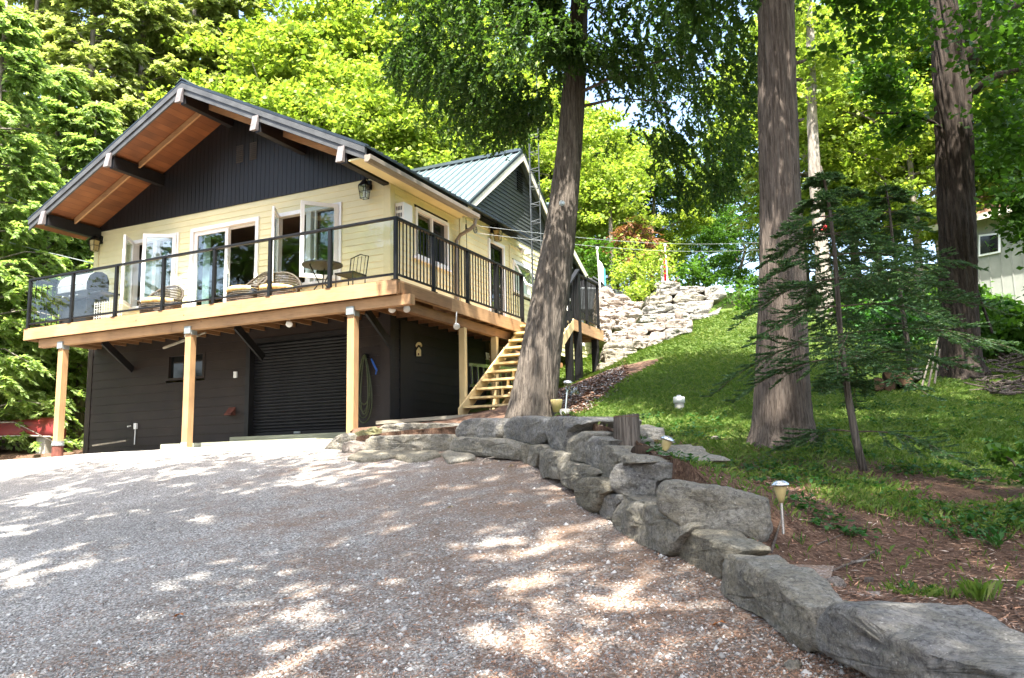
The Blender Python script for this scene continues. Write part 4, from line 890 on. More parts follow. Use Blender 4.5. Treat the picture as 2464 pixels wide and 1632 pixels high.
def ws_(poly, back, thick, mat, label, name='wall_stone', **k):
    SD[0] += 1; return stone(poly, WP(poly, back, k.pop('pad', 0)), thick, M[mat], name, label, 'stone', k.pop('group', G1), seed=SD[0], **k)
ws_(A((75, 402), (110, 345), (210, 250), (300, 232), (385, 245), (375, 300), (300, 330), (290, 425), (130, 425)), .25, .5, 'rock_a', 'large rounded grey boulder at the left end of the stone steps', 'boulder', rough=.04)
ws_(A((262, 412), (268, 320), (330, 300), (430, 314), (428, 400), (350, 425)), .08, .3, 'rock_w', 'small pale boulder in front of the steps beside the garage', 'boulder', rough=.03)
ws_(A((362, 300), (385, 220), (450, 205), (530, 250), (520, 290), (430, 316)), .3, .3, 'rock_y', 'mossy green boulder below the third deck post', 'boulder')
ws_(A((470, 215), (520, 180), (552, 190), (552, 265), (505, 270)), .42, .22, 'rock_y', 'small yellow stone at the left end of the top step', 'boulder')
ws_(A((548, 250), (552, 190), (600, 155), (760, 145), (1180, 142), (1240, 155), (1236, 240), (1190, 262), (560, 266)), .55, .9, 'rock_a', 'long upper step slab between the garage corner and the wall', 'step_stone', group='stone steps at the deck', rough=.035)
ws_(A((428, 385), (450, 290), (520, 256), (1180, 238), (1192, 290), (1186, 385), (800, 388)), .12, .9, 'rock_a', 'long lower step slab under the upper one', 'step_stone', group='stone steps at the deck', rough=.03)
ws_(A((1238, 262), (1238, 225), (1295, 120), (1420, 100), (1600, 100), (1642, 125), (1630, 272), (1500, 277)), .16, .6, 'rock_b', 'squared dark grey block at the foot of the yellow stairs', rough=.03)
ws_(A((1643, 275), (1650, 185), (1735, 90), (1880, 88), (2060, 108), (2058, 200), (1995, 300), (1940, 328), (1800, 302)), .12, .65, 'rock_b', 'tilted dark grey block directly under the leaning trunk', rough=.03)
ws_(A((1190, 405), (1195, 330), (1225, 262), (1500, 276), (1640, 283), (1842, 320), (1815, 462), (1600, 440), (1400, 425)), .02, .6, 'rock_a', 'long low block in the bottom course beneath the two dark blocks', rough=.03)
ws_(A((1808, 455), (1842, 322), (1892, 322), (1875, 510)), .03, .45, 'rock_c', 'narrow wedge stone standing in the bottom course where the wall bends')
ws_(A((1868, 512), (1890, 335), (2000, 328), (2065, 380), (1975, 430), (1955, 520)), .03, .5, 'rock_a', 'small squared stone right of the narrow wedge stone')
ws_(B((203, 425), (208, 290), (238, 188), (400, 198), (442, 222), (392, 318), (372, 492), (262, 470)), .08, .7, 'rock_b', 'tall grey block with a flat top under the flowerpot lamp', rough=.03)
ws_(B((372, 505), (386, 330), (480, 300), (545, 330), (528, 575), (400, 550)), .07, .6, 'rock_a', 'upright block left of the cedar stump in the upper course')
ws_(B((522, 580), (556, 362), (640, 358), (720, 384), (705, 430), (645, 632)), .06, .45, 'rock_b', 'upright block whose top reaches under the cedar stump')
ws_(B((640, 640), (680, 430), (775, 440), (800, 490), (905, 520), (960, 570), (810, 600), (765, 785), (700, 722)), .05, .75, 'rock_a', 'block with a broad front directly below the cedar stump', rough=.035)
def turned(px, back, mix):
    P, nr, t = wall_plane(px-40, px+40, back); n2 = nr*(1-mix)+FH*mix; n2[2] = 0; return (P, n2/np.linalg.norm(n2), t)
SD[0] += 1
stone(B((765, 790), (760, 655), (810, 590), (960, 562), (1170, 568), (1290, 600), (1400, 640), (1390, 690), (1230, 705), (1150, 730), (1135, 755), (1130, 872), (1060, 892), (880, 852)), turned(1530, .0, .55), .5, M['rock_b'], 'wall_stone', 'big knobbly block in front of the tilted solar lamp', 'stone', G1, seed=16, rough=.05)
ws_(B((140, 692), (138, 520), (180, 458), (370, 500), (362, 570), (318, 705), (180, 700)), .0, .5, 'rock_a', 'squat bottom-course block lit by a sun fleck below the tall grey block')
ws_(B((318, 712), (368, 558), (540, 595), (642, 655), (560, 705), (480, 715), (452, 825), (370, 765)), .0, .5, 'rock_a', 'brown-grey bottom-course block below the upright blocks', rough=.035)
ws_(B((448, 870), (466, 722), (520, 705), (640, 700), (742, 792), (662, 835), (625, 972), (560, 985), (480, 925)), -.06, .5, 'rock_c', 'rounded layered block jutting out of the bottom course', rough=.04)
ws_(B((638, 990), (660, 845), (720, 825), (840, 845), (850, 890), (795, 925), (765, 1020), (730, 1065)), .0, .45, 'rock_b', 'small steep block wedged between two jutting bottom blocks')
ws_(B((758, 1120), (768, 975), (820, 888), (1050, 918), (1200, 998), (1362, 1088), (1350, 1135), (1262, 1245), (1232, 1355), (1050, 1285), (870, 1185)), -.05, .42, 'rock_a', 'wide creased bottom block beneath the biggest boulder on its left', rough=.04)
SD[0] += 1
stone(B((1180, 975), (1182, 770), (1230, 735), (1320, 735), (1600, 775), (1850, 830), (2070, 880), (2088, 900), (2080, 1130), (2050, 1245), (1920, 1302), (1750, 1272), (1500, 1192), (1300, 1062)), turned(1680, -.17, .75), .50, M['rock_a'], 'wall_stone', 'biggest smooth boulder of the wall, beside the upright solar lamp', 'stone', G1, seed=22, rough=.045)
ws_(B((1252, 1345), (1268, 1232), (1370, 1118), (1560, 1188), (1765, 1300), (1745, 1345), (1650, 1390), (1625, 1575), (1450, 1455)), .05, .26, 'rock_c', 'finely layered block with thin cracks under the biggest boulder', rough=.03)
ws_(B((800, 850), (810, 822), (900, 845), (1010, 895), (1180, 900), (1182, 975), (1060, 958), (880, 890)), .02, .3, 'rock_a', 'thin filler stone under the knobbly block', 'filler_stone')
ws_(B((1130, 870), (1140, 775), (1170, 740), (1190, 760), (1185, 900)), .05, .3, 'rock_c', 'upright sliver between the knobbly block and the biggest boulder', 'filler_stone')
ws_(B((575, 345), (600, 260), (680, 250), (800, 285), (805, 385), (700, 360)), .5, .5, 'rock_b', 'dark flat stone behind the upright blocks left of the stump', 'cap_stone')
ws_(Cq((193, 790), (200, 600), (240, 555), (330, 565), (520, 660), (680, 770), (800, 895), (915, 905), (915, 1165), (870, 1190), (760, 1195), (480, 980), (330, 880)), -.02, .26, 'rock_a', 'long block with a broad sunlit top, second from the near end', rough=.04)
ws_(Cq((878, 1200), (890, 1050), (915, 925), (960, 900), (1190, 925), (1400, 1085), (1700, 1220), (2000, 1310), (2500, 1400), (2700, 1460), (2700, 2050), (1900, 1780), (1400, 1500)), -.03, .50, 'rock_b', 'nearest and longest block at the lower right corner', rough=.045, nt_=110)
ws_(Cq((2520, 1440), (2700, 1430), (3300, 1560), (3600, 1700), (3700, 2300), (3100, 2350), (2600, 2000)), .0, .5, 'rock_a', 'block at the near end beyond the longest block', rough=.045)
def slabstone(poly, h, dz, mat, name, label, group, plane_z=None, cat='stone'):
    SD[0] += 1
    if plane_z is None: pts = [gr(x, y, dz+h) for x, y in poly]
    else: pts = [at(x, y, Z=plane_z) for x, y in poly]
    q = np.array(pts); c = q.mean(0); n = 40
    seg = np.r_[q, q[:1]]; L = np.r_[0, np.cumsum(np.linalg.norm(np.diff(seg, axis=0), axis=1))]; s = np.linspace(0, L[-1], n, endpoint=False)
    O = np.c_[[np.interp(s, L, seg[:, i]) for i in range(3)]].T; V = []
    prof = [(0, h*1.0), (.4, h), (.75, h), (.93, h*.97), (1., h*.75), (1.02, h*.4), (.99, .0), (.9, -.03), (0, -.03)]
    for r, z in prof:
        for o in O:
            p = c+(o-c)*r; p[2] += z-h; v = Vector(p); p = p+np.array([noise.noise(v*6), noise.noise(v*6+Vector((5, 5, 5))), noise.noise(v*9)*.45])*.025; V.append(p)
    b = MB(); b.v = [tuple(p) for p in V]; b.f = [[i*n+k, i*n+(k+1) % n, (i+1)*n+(k+1) % n, (i+1)*n+k] for i in range(len(prof)-1) for k in range(n)]; b.m = [0]*len(b.f)
    return tag(b.build(name, M[mat], None, True), label, cat, group)
GF = 'flat flagstones in front of the steps'
slabstone(A((322, 425), (420, 378), (600, 368), (775, 372), (745, 405), (560, 440), (430, 445)), .07, .0, 'rock_c', 'flagstone', 'left flagstone with a rough broken front edge, before the lower step', GF)
slabstone(A((735, 415), (742, 393), (830, 374), (1110, 374), (1125, 398), (1000, 428), (850, 440)), .07, .0, 'rock_c', 'flagstone', 'middle oval flagstone before the lower step', GF)
slabstone(A((1128, 395), (1180, 372), (1340, 376), (1430, 415), (1440, 432), (1200, 468)), .05, .0, 'rock_a', 'flagstone', 'dark greenish right flagstone half sunk in brown needles', GF)
# loose rocks
def rock(p, r, mat, name, label, group=None, sc=(1, 1, .7), cat='rock'):
    SD[0] += 1; b = MB(); n, m_ = 18, 11; V = []
    for i in range(m_):
        ph = math.pi*i/(m_-1)
        for k in range(n):
            th = 2*math.pi*k/n; d = Vector((math.sin(ph)*math.cos(th), math.sin(ph)*math.sin(th), math.cos(ph))); f = 1+.35*noise.noise(d*1.6+Vector((SD[0]*3.3, 0, 0)))+.12*noise.noise(d*5+Vector((SD[0], 0, 0)))
            V.append((p[0]+d.x*r*sc[0]*f, p[1]+d.y*r*sc[1]*f, p[2]+r*sc[2]*.6+d.z*r*sc[2]*f))
    b.v = V; b.f = [[i*n+k, i*n+(k+1) % n, (i+1)*n+(k+1) % n, (i+1)*n+k] for i in range(m_-1) for k in range(n)]; b.m = [0]*len(b.f)
    return tag(b.build(name, M[mat], None, True), label, cat, group)
def onhill(px, py, D, dz=0): p = at(px, py, D=D); p[2] = hz(p[0], p[1])+dz; return p
rock(onhill(2008, 1398, 4.5, -.01), .052, 'rock_w', 'loose_rock', 'round pale rock on the needles behind the long block')
rock(gr(1910, 1612), .035, 'rock_a', 'loose_rock', 'grey rock lying in the gravel beside the nearest block')
rock(gr(1655, 1385), .02, 'rock_w', 'pale_pebble', 'white pebble on gravel close to the layered block')
rock(onhill(1310, 1440, 12) if 0 else onhill(1720, 1040, 9.4, -.02), .05, 'rock_w', 'loose_rock', 'small rock in the grass left of the straight cedar')
for k, (x, y, l, h, lab) in enumerate(((1445, 1008, .4, .09, 'brown slab lying flat right of the flowerpot lamp'), (1395, 1003, .3, .1, 'dark slab immediately right of the flowerpot'))):
    p = onhill(x, y, 10.8); rock(p, l*.5, 'rock_c', 'loose_slab', lab, sc=(1, .7, .22))
# ---- far rock walls
GW = 'blocks of the far stone wall on the hill'
def far_plane(D): P = at(1550, 800, D=D); return (P, FH.copy(), RH.copy())
S7 = lambda *p: [R7(x, y) for x, y in p]
FAR = [
 (24, 'rock_b', 'topmost block of the far wall, at the foot of the red flag', (1035, 595), (1050, 548), (1200, 533), (1325, 565), (1320, 600), (1200, 612), (1060, 618)),
 (24, 'rock_b', 'second-course block below the topmost block on its left', (985, 705), (1040, 640), (1060, 612), (1200, 612), (1215, 690), (1120, 695)),
 (24, 'rock_b', 'long second-course block running right under the fir branches', (1205, 612), (1320, 598), (1600, 590), (1610, 640), (1480, 665), (1300, 670), (1225, 690)),
 (23.8, 'rock_a', 'rounded third-course block at the left corner of the far wall', (912, 820), (918, 735), (990, 700), (1220, 690), (1232, 760), (1000, 800)),
 (23.8, 'rock_a', 'third-course block with a blunt left nose', (1245, 740), (1310, 668), (1500, 668), (1605, 700), (1590, 740), (1400, 760), (1290, 775)),
 (23.6, 'rock_b', 'fourth-course block with a bright top edge', (860, 910), (950, 812), (1240, 780), (1250, 840), (1100, 890), (950, 905)),
 (23.6, 'rock_b', 'fourth-course block in the middle of the far wall', (1255, 850), (1250, 785), (1390, 775), (1400, 890), (1170, 885)),
 (23.7, 'rock_b', 'pale-fronted block in the fourth course near the right', (1395, 890), (1398, 765), (1690, 745), (1685, 820), (1640, 890)),
 (23.9, 'rock_b', 'sloping end block in the third course under the fir branches', (1605, 745), (1610, 600), (1790, 600), (1850, 700), (1780, 740), (1690, 750)),
 (23.5, 'rock_b', 'bottom-course block left of the round white posts', (840, 1000), (870, 915), (1100, 895), (1090, 985), (1000, 1000)),
 (23.5, 'rock_b', 'bottom-course block between the two taller white posts', (1095, 985), (1105, 895), (1420, 885), (1430, 970), (1250, 975)),
 (23.6, 'rock_b', 'long bottom-course block at the right end of the far wall', (1432, 970), (1430, 895), (1640, 895), (1790, 820), (1720, 930), (1600, 970)),
 (22.6, 'rock_w', 'sunlit ledge block low in the bright rock bank', (700, 860), (690, 800), (780, 765), (920, 765), (900, 830), (800, 870)),
 (22.4, 'rock_w', 'wide sunlit ledge left of the far wall', (600, 960), (640, 870), (850, 835), (900, 900), (850, 990), (700, 985)),
 (22.8, 'rock_w', 'bright round-topped boulder beneath the car', (400, 700), (410, 630), (520, 605), (600, 680), (690, 685), (790, 740), (780, 790), (500, 790)),
 (22.6, 'rock_w', 'bright boulder behind the end of the deck railing', (395, 830), (400, 700), (470, 690), (500, 790), (690, 810), (700, 870), (600, 880), (450, 850)),
 (22.4, 'rock_w', 'bright boulder lower left of the bank', (395, 940), (400, 840), (600, 880), (650, 930), (560, 960), (450, 945)),
 (22.2, 'rock_w', 'sunlit boulder beside the deck corner', (400, 1080), (400, 940), (520, 940), (580, 1030), (560, 1080)),
 (22.2, 'rock_w', 'sunlit shelf stone left of the short white post', (570, 1060), (560, 960), (740, 985), (745, 1060), (620, 1080)),
 (21.6, 'rock_w', 'low sunlit block just right of the deck corner', (420, 1190), (430, 1070), (560, 1075), (560, 1180), (520, 1215)),
]
for k, (D, mt, lab, *pl) in enumerate(FAR):
    SD[0] += 1; stone(S7(*pl), far_plane(D), 1.2, M[mt], 'far_wall_stone', lab, 'stone', GW if mt != 'rock_w' else 'sunlit boulders of the bank behind the deck', seed=SD[0], rough=.10 if mt == 'rock_w' else .07, nt_=44)
GN = 'blocks of the low wall in front of the far wall'
NEARW = [
 (20.6, 'rock_w', 'end block under the short left white post', (545, 1205), (560, 1120), (740, 1060), (745, 1170), (700, 1200)),
 (20.5, 'rock_w', 'large squared reddish-grey block in the low wall', (748, 1168), (752, 1050), (820, 1010), (950, 1010), (962, 1100), (880, 1170)),
 (20.5, 'rock_w', 'top block carrying the middle white post', (950, 1080), (960, 1000), (1160, 985), (1165, 1050), (1120, 1085)),
 (20.5, 'rock_w', 'top block carrying the tallest white post', (1160, 1050), (1170, 980), (1250, 958), (1450, 965), (1462, 1060), (1250, 1055)),
 (20.3, 'rock_w', 'bright flat stone low in the wall', (670, 1215), (700, 1180), (800, 1180), (800, 1215)),
 (20.2, 'rock_w', 'square block in the lower course', (800, 1280), (800, 1150), (980, 1145), (985, 1200), (930, 1285)),
 (20.2, 'rock_w', 'slanting block beside the square one', (940, 1285), (985, 1150), (1020, 1100), (1160, 1100), (1165, 1180), (1060, 1245)),
 (20.1, 'rock_b', 'shaded end block near the grass', (1170, 1200), (1170, 1060), (1460, 1065), (1455, 1100), (1300, 1130), (1200, 1215)),
 (20.0, 'rock_a', 'small rounded stone at the foot of the slanting block', (1020, 1255), (1060, 1195), (1130, 1200), (1140, 1240), (1080, 1260)),
 (18.9, 'rock_a', 'dark cap stone next to the deck joist end', (480, 1290), (520, 1210), (800, 1210), (805, 1285), (690, 1300)),
 (18.8, 'rock_c', 'thin brown block below the dark cap stone', (470, 1370), (480, 1290), (680, 1290), (685, 1370), (560, 1400)),
 (18.8, 'rock_a', 'block right of the thin brown one', (685, 1370), (685, 1295), (840, 1290), (840, 1380), (760, 1400)),
 (18.6, 'rock_c', 'third-course brown block by the black deck post', (490, 1450), (500, 1360), (640, 1370), (640, 1450), (560, 1470)),
 (18.6, 'rock_a', 'third-course stone reaching into the grass', (640, 1450), (645, 1375), (800, 1385), (790, 1440), (700, 1480)),
 (18.4, 'rock_c', 'lowest brown stone at the foot of the black deck post', (425, 1520), (430, 1445), (520, 1440), (630, 1470), (600, 1540), (480, 1545)),
]
for k, (D, mt, lab, *pl) in enumerate(NEARW):
    SD[0] += 1; stone(S7(*pl), far_plane(D), .9, M[mt], 'low_wall_stone', lab, 'stone', GN, seed=SD[0], rough=.06, nt_=44)
for (x0, x1, yt, yb, lab) in ((740, 830, 955, 1040, 'short white log post at the left end of the low wall'), (1060, 1168, 908, 990, 'middle white log post on the low wall'), (1265, 1355, 850, 965, 'tallest white log post on the low wall')):
    c = at(*R7((x0+x1)/2, yb), D=20.9); tp = at(*R7((x0+x1)/2, yt), D=20.9); r = (x1-x0)/4.612/2*20.9/FPX
    b = MB(); b.lathe(c-np.array([0, 0, .1]), [(r, 0), (r*.98, .1+tp[2]-c[2]-.02), (r*.9, .1+tp[2]-c[2])], 16); tag(b.build('log_post', M['rock_w'], None, True), lab, 'post', 'white posts on the low wall')
# ================================================================ TREES
def npq(name, parts, mat, parent):
    V = np.concatenate([p[0] for p in parts]); o = 0; Fs = []
    for p in parts: Fs.append(p[1]+o); o += len(p[0])
    return npmesh(name, V, np.concatenate(Fs), mat, parent)
def leafy(C, r, size, n, flat=.5, up=.7):
    """n leaves around each clump centre; leaves lie roughly level with random tilt"""
    k = len(C)*n; P = np.repeat(C, n, 0); rr = np.repeat(r, n)[:, None]
    P = P+rng.normal(0, .5, (k, 3))*rr*np.array([1, 1, flat])
    nn = unit(rng.normal(0, 1, (k, 3))*np.array([1, 1, .6])+np.array([0, 0, up*2])); A = unit(np.cross(nn, rng.normal(0, 1, (k, 3)))); Bv = np.cross(nn, A)
    s = size*rng.uniform(.6, 1.3, (k, 1)); return quads(P, A*s*.5, Bv*s*.40, nn*s*.08)
def limbs(mb, base, top, rad, nb, spread, seed, z0=.35, m=0):
    rr = random.Random(seed); base = Vector(base); top = Vector(top); tips = []
    for i in range(nb):
        t = z0+(1-z0)*(i+.5)/nb*.95; p = base.lerp(top, t); a = rr.uniform(0, 6.28); L = spread*rr.uniform(.55, 1)*(1.1-.5*t)
        q = p+Vector((math.cos(a), math.sin(a), rr.uniform(.25, .7)))*L*.5; e = q+Vector((math.cos(a+.3), math.sin(a+.3), rr.uniform(.1, .5)))*L*.5
        mb.tube([p, q, e], [rad*(1-t)*.55+.02, rad*(1-t)*.3+.014, .008], 6, m); tips += [q, e]
    return tips
def crown_maple(seed, H, Rr, size=.15, ncl=330, nl=110, trunk_r=.16, mat='leaf_maple', bark='bark_grey', label='', zfrac=.22, loc=(0, 0, 0), group=None, name='maple_tree'):
    global rng
    t = thing(name, loc, label, 'tree', group); L = np.array(loc, float); st0 = random.getstate(); random.seed(seed)
    rg = np.random.default_rng(seed); b = MB(); bend = [Vector(L)+Vector((rg.normal()*.03*z, rg.normal()*.03*z, z)) for z in np.linspace(-.3, H*.92, 7)]
    b.tube(bend, [trunk_r*(1.25 if i == 0 else 1-.14*i)+.02 for i in range(7)], 10); limbs(b, bend[1], bend[-1], trunk_r, 16, Rr, seed, .25); b.build('trunk', M[bark], t, True)
    z0 = H*zfrac; Cl = []
    while len(Cl) < ncl:
        u = rg.uniform(-1, 1, 3); d = np.linalg.norm(u)
        if d > 1: continue
        if d < .55 and rg.uniform() < .75: continue
        zz = (u[2]+1)/2; prof = 1.0 if zz < .6 else 1-.35*(zz-.6)
        p = np.array([u[0]*Rr*prof, u[1]*Rr*prof, z0+zz*(H-z0)])
        if noise.noise(Vector(p*.42)+Vector((seed, 0, 0))) < -.12: continue
        Cl.append(p)
    Cl = np.array(Cl)+L; rr = rg.uniform(.35, .75, len(Cl)); rng = np.random.default_rng(seed+1)
    npq('crown', [leafy(Cl, rr, size, nl, .38)], M[mat], t); random.setstate(st0); return t
def sprays(C, D, Ln, nf, fl, fw, droop=.4, rnd=.22):
    """flat drooping sprays: nf fronds along direction D from each C"""
    k = len(C); T = np.tile(np.linspace(0, 1, nf), k)[:, None]; Cr = np.repeat(C, nf, 0); Dr = np.repeat(D, nf, 0); Lr = np.repeat(Ln, nf)[:, None]
    side = unit(np.cross(Dr, np.array([0, 0, 1.])+rng.normal(0, .15, (len(Dr), 3)))); sg = np.where(np.arange(len(Dr)) % 2 == 0, 1, -1)[:, None]
    P = Cr+Dr*Lr*T+np.array([0, 0, -1.])*droop*Lr*T**2
    A = unit(Dr*.7+side*sg*(.75-.4*T)+np.array([0, 0, -1.])*(droop*(.3+T))+rng.normal(0, rnd, P.shape))*fl*rng.uniform(.6, 1.25, (len(P), 1))
    Bv = unit(np.cross(A, rng.normal(0, .5, P.shape)+np.array([0, 0, 1.])))*fw
    return quads(P+A*.8, A, Bv)
def crown_cedar(seed, H, Rr, mat='leaf_cedar', nb=175, per=12, nf=25, fl=.095, fw=.036, z0=.06, label='', loc=(0, 0, 0), group=None, trunk_r=.17, name='cedar_tree', bark='bark_grey', bare=0):
    global rng
    t = thing(name, loc, label, 'tree', group); L = np.array(loc, float); rng = np.random.default_rng(seed); b = MB()
    b.tube([L+np.array([0, 0, z]) for z in np.linspace(-.3, H, 8)], [trunk_r*(1.3 if i == 0 else 1-.125*i)+.01 for i in range(8)], 10)
    C, D, Ls = [], [], []
    for i in range(nb):
        zt = (z0+(1-z0)*(i+rng.uniform(0, 1))/nb); a = rng.uniform(0, 6.283); Lb = Rr*(1-zt)**.75*rng.uniform(.65, 1.1)+.25; zb = zt*H
        dv = np.array([math.cos(a), math.sin(a), 0.]); p0 = L+np.array([0, 0, zb]); tip = p0+dv*Lb+np.array([0, 0, Lb*rng.uniform(-.25, .15)])
        if i % 2 == 0: b.tube([p0, (p0+tip)/2+np.array([0, 0, .1*Lb]), tip], [.03, .018, .005], 5)
        for j in range(per):
            s = rng.uniform(.3, 1.0); q = p0+(tip-p0)*s+rng.normal(0, .10, 3)*Lb*.6; C.append(q); aa = a+rng.normal(0, .9); D.append([math.cos(aa), math.sin(aa), rng.uniform(-.35, .3)]); Ls.append(rng.uniform(.25, .5))
    b.build('trunk', M[bark], t, True)
    npq('crown', [sprays(np.array(C), unit(np.array(D)), np.array(Ls), nf, fl, fw)], M[mat], t); return t
def place(o, x, y, z, label, rot=None, s=1.0, first=False, group=None):
    c = o if first else copy_tree(o); c.location = (x, y, z); c.rotation_euler = (0, 0, rot if rot is not None else random.uniform(0, 6.28)); c.scale = (s, s, s)
    c['label'] = label
    if group: c['group'] = group
    return c
def gpos(px, D): p = at(px, 1000, D=D); return p[0], p[1], float(hz(p[0], p[1]))-.2
GT = 'trees of the wood behind the cottage'
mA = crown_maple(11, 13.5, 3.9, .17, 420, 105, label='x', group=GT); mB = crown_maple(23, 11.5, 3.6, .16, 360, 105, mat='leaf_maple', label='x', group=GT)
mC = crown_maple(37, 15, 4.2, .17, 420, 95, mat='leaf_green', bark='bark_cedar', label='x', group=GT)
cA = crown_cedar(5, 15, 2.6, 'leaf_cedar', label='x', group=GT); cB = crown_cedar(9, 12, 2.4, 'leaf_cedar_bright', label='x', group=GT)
used = set()
def T(o, px, D, label, s=1.0, dz=0):
    x, y, z = gpos(px, D); place(o, x, y, z+dz, label, s=s, first=o.name not in used); used.add(o.name)
T(cB, -60, 20.5, 'bright green cedar at the left edge in front of the taller grey-green ones', 1.0)
T(cB, 95, 23.5, 'bright cedar just left of the deck end, reaching the ground', .95)
T(cB, -230, 22, 'bright cedar mostly outside the left edge')
T(cB, 190, 23.5, 'low bright cedar behind the grill end of the deck', .85)
T(cA, 20, 26, 'tall olive cedar in the upper left corner', 1.15)
T(cA, 170, 26, 'olive cedar above the left roof slope', 1.2)
T(cA, 300, 27, 'olive cedar directly behind the left roof slope', 1.25)
T(cA, 430, 28, 'olive cedar behind the front roof peak', 1.25)
T(cA, 540, 29, 'olive cedar right of the front roof peak', 1.2)
T(cA, -140, 27, 'olive cedar at the far left', 1.2)
T(cA, 90, 33, 'rear cedar seen between the two at the upper left', 1.4)
T(cA, 370, 35, 'rear cedar filling the gap above the roof peak', 1.45)
T(cA, 230, 37, 'hindmost cedar over the left roof slope', 1.5)
T(mA, 610, 29, 'yellow-green maple spreading over the front roof ridge', 1.1)
T(mA, 760, 31, 'large sunny maple left of the hanging cedar boughs', 1.2)
T(mB, 690, 27, 'smaller sunny maple just behind the front roof', 1.0)
T(mB, 860, 28, 'low sunny maple above the metal roof', 1.05)
T(mA, 940, 32, 'sunny maple behind the metal roof with branches at the frame top', 1.25)
T(mB, 1050, 29, 'small bright maple beside the vent pipe roof', 1.05)
T(mA, 1120, 33, 'sunny maple seen behind the roof peak of the side gable', 1.15)
T(mB, 1240, 31, 'sunny maple behind the lattice tower', 1.0)
T(mA, 520, 38, 'rear maple between the cedars and the front maples', 1.35)
T(mA, 820, 40, 'rear maple at the top centre-left', 1.4)
T(mA, 1010, 42, 'rear maple behind the hanging boughs', 1.35)
T(mB, 1350, 29, 'bright maple right of the leaning trunk', .72)
T(mB, 1430, 33, 'bright maple behind the white flagpole', .80)
T(mC, 1500, 38, 'green tree behind the two flagpoles', .62)
T(mB, 1590, 36, 'bright maple above the red flag', .72)
T(mC, 1420, 44, 'rear green tree between trunk and flagpoles', .8)
T(mC, 1700, 46, 'thin green tree left of the straight cedar', .55)
T(cA, 1960, 30, 'slender pale cedar immediately right of the straight cedar trunk', .95)
T(mB, 2000, 27, 'light maple behind the fir saplings', .95)
T(mB, 2090, 31, 'light maple between the two big right-hand trunks', 1.0)
T(mC, 2150, 37, 'green rear tree between the right-hand trunks', .85)
T(mB, 2240, 25, 'light maple behind the dark maple trunk', .85)
T(mC, 2380, 33, 'green tree above the pale neighbouring house', .95)
T(mB, 2480, 33, 'bright maple at the right edge over the pale house', .9)
T(mC, 2560, 24, 'green tree beyond the right edge', .9)
T(mA, 2900, 26, 'sunny maple well beyond the right edge', 1.0)
T(mC, 3300, 24, 'green tree far beyond the right edge', 1.0)
T(mC, 1800, 52, 'distant green tree seen past the straight cedar', .8)
T(mC, 2300, 44, 'distant green tree at the upper right', 1.0)
T(mC, -330, 30, 'green tree beyond the left edge', 1.1)
# dead brown conifer and low shrubs at the far wall
x, y, z = gpos(1545, 27); dc = crown_cedar(51, 3.4, 1.5, 'leaf_brown', nb=60, per=7, nf=12, fl=.09, fw=.02, label='small reddish-brown dead conifer between the two flagpoles', loc=(x, y, z+.6), name='dead_conifer', trunk_r=.06, bark='bark_cedar')
def bush(px, py, D, r, n, mat, label, size=.11, name='shrub', group=None, flat=.8, dz=0):
    global rng
    p = at(px, py, D=D); p = np.array(p); rng = np.random.default_rng(int(px*7+py)); g = thing(name, (p[0], p[1], p[2]-r*.9), label, 'shrub', group)
    C = p+rng.normal(0, .45, (n, 3))*r; C[:, 2] = np.maximum(C[:, 2], p[2]-r*.8)
    b = MB()
    for c in C[::max(1, n//7)]: b.tube([(p[0], p[1], p[2]-r*1.0), tuple((p+c)/2+np.array([0, 0, -.2*r])), tuple(c)], [.018*r+.006, .012*r+.004, .004], 5)
    b.build('stem', M['twig'], g); npq('foliage', [leafy(C, np.full(n, r*.35), size, 60, flat)], M[mat], g); return g
GS = 'shrubs along the far bank'
bush(1545, 660, 25.6, 1.0, 40, 'leaf_maple', 'bright green shrub below the dead brown conifer', group=GS)
bush(1540, 715, 24.6, .7, 26, 'leaf_maple', 'bright shrub in the notch between rock bank and far wall', group=GS)
bush(1450, 640, 27, .9, 30, 'leaf_green', 'green shrub behind the white flagpole', group=GS)
bush(1650, 690, 26.5, .9, 26, 'leaf_green', 'green shrub right of the red flagpole', group=GS)
bush(1790, 730, 25, .9, 26, 'leaf_green', 'green shrub at the right end of the far wall', group=GS)
GR = 'undergrowth below the pale house'
for k, (px_, py_, D_, r_, lab) in enumerate(((2370, 760, 17, .55, 'leafy bush right of the dark maple trunk'), (2440, 800, 15, .55, 'leafy bush at the right edge below the house'), (2300, 760, 20, .8, 'low bush behind the dark maple trunk'), (2130, 790, 17, .8, 'low bush behind the second fir sapling'), (2400, 800, 14.5, .5, 'small bush above the brush pile'), (2220, 820, 18, .7, 'low bush left of the dark maple trunk'), (2050, 780, 22, .8, 'low bush left of the second fir sapling'))):
    bush(px_, py_, D_, r_, 34, 'weed' if k % 2 else 'leaf_green', lab, .13, group=GR)
bush(110, 900, 23, .9, 40, 'leaf_cedar_bright', 'green bush behind the end of the canoe', .09, group='shrubs at the left edge')
bush(20, 860, 23.5, 1.1, 46, 'leaf_cedar_bright', 'green bush over the canoe at the left edge', .09, group='shrubs at the left edge')

